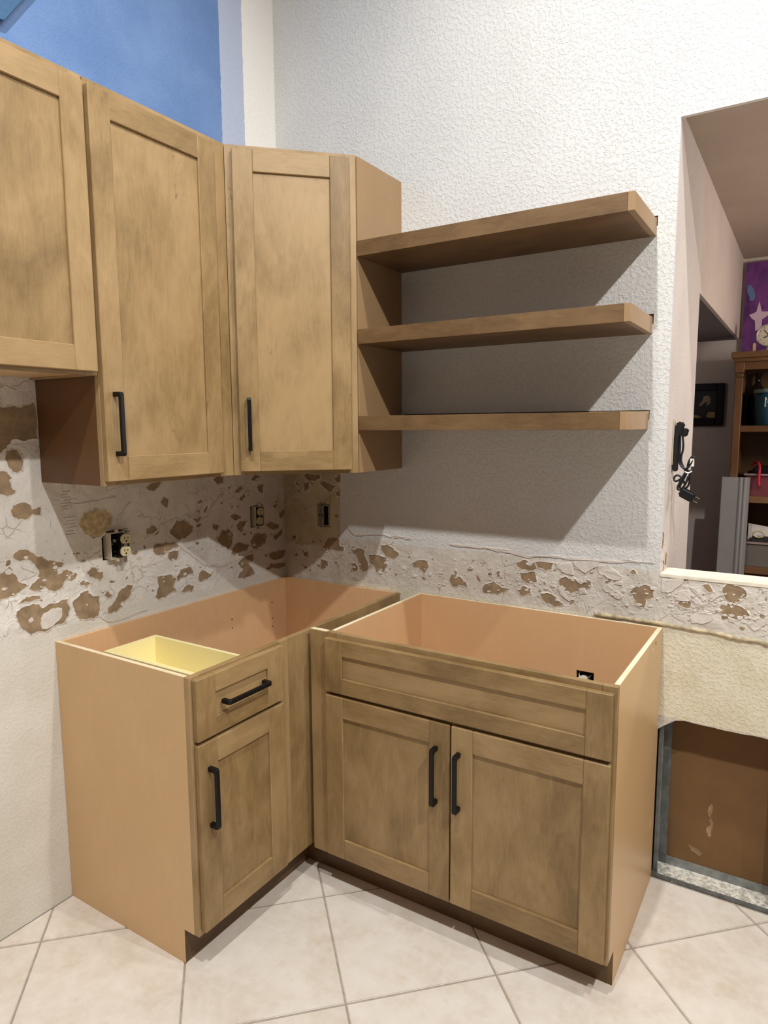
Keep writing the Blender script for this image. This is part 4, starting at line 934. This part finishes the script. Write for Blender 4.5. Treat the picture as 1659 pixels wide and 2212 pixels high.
bm = bmesh.new(); bx(bm, (67.6, 72.2, 75.26), (70.2, 73.6, 75.6)); bx(bm, (68.6, 72.7, 75.6), (69.2, 73.2, 76.5)); link('foot', bm, M['prong'], None, ck)
bm = bmesh.new(); bx(bm, (66.15, 71.0, 75.27), (66.75, 71.4, 77.0)); bmesh.ops.bevel(bm, geom=bm.edges[:], offset=0.1*IN, segments=2, affect='EDGES'); tag(link('wooden_stick', bm, M['natural']), 'short pale wooden stick on the hutch top beside the clock', 'stick')
# framed picture in the hall
pf = thing('framed_picture', 'small dark picture in a black frame on the far hall wall', 'picture', T(55, 86, 60))
for nm, a, b in (('frame_side', (58.3, 85.2, 60.1), (60.0, 86.15, 69.9)), ('frame_side', (48.6, 85.2, 60.1), (50.3, 86.15, 69.9)), ('frame_side', (50.3, 85.2, 68.2), (58.3, 86.15, 69.9)), ('frame_side', (50.3, 85.2, 60.1), (58.3, 86.15, 61.8))):
    board(nm, pf, Id, a, b, 'z', M['black'], 0.15)
bm = bmesh.new(); bx(bm, (50.3, 85.7, 61.8), (58.3, 86.0, 68.2)); link('print', bm, plain('dark_print', (24, 19, 15), 0.4, 0.3, 20), None, pf)
LT_ = plain('print_light', (150, 132, 108), 0.5, 0.1, 30); OC = plain('print_ochre', (166, 138, 82), 0.5, 0.1, 30)
bm = bmesh.new(); prism(bm, [(54.6, 65.0), (55.4, 66.0), (55.6, 67.0), (56.6, 67.2), (57.2, 66.4), (57.0, 65.2), (56.2, 64.8), (56.4, 65.8), (55.8, 65.4), (55.0, 64.6)], 85.66, 85.71, 'xzy'); link('print_shape', bm, LT_, None, pf)
bm = bmesh.new(); prism(bm, [(56.6, 62.0), (58.2, 62.0), (58.2, 63.3), (56.8, 63.3), (56.4, 62.7)], 85.66, 85.71, 'xzy'); link('print_shape', bm, OC, None, pf)
bm = bmesh.new(); prism(bm, [(52.6, 62.0), (55.4, 62.0), (54.6, 62.5), (53.0, 62.9)], 85.66, 85.71, 'xzy'); link('print_shape', bm, OC, None, pf)
# white moulding board leaning on the hutch
fb = T(62.1, 65.3, 0.0) @ Matrix.Rotation(math.radians(-3.6), 4, 'X')
mb = thing('moulding_board', 'white ribbed moulding board leaning against the hutch', 'board', fb)
prof = [(0, 0.75), (0, 0.12), (0.1, 0.05), (3.25, 0.05), (3.35, -0.12), (3.65, -0.2), (3.8, 0.02), (4.1, 0.05), (4.25, -0.16), (4.5, -0.2), (4.65, 0.02), (4.8, 0.0), (5.2, -0.1), (5.25, 0.75)]
bm = bmesh.new(); prism(bm, prof, 0.05, 49.5, 'xyz'); link('moulding_profile', bm, M['moulding'], fb, mb)
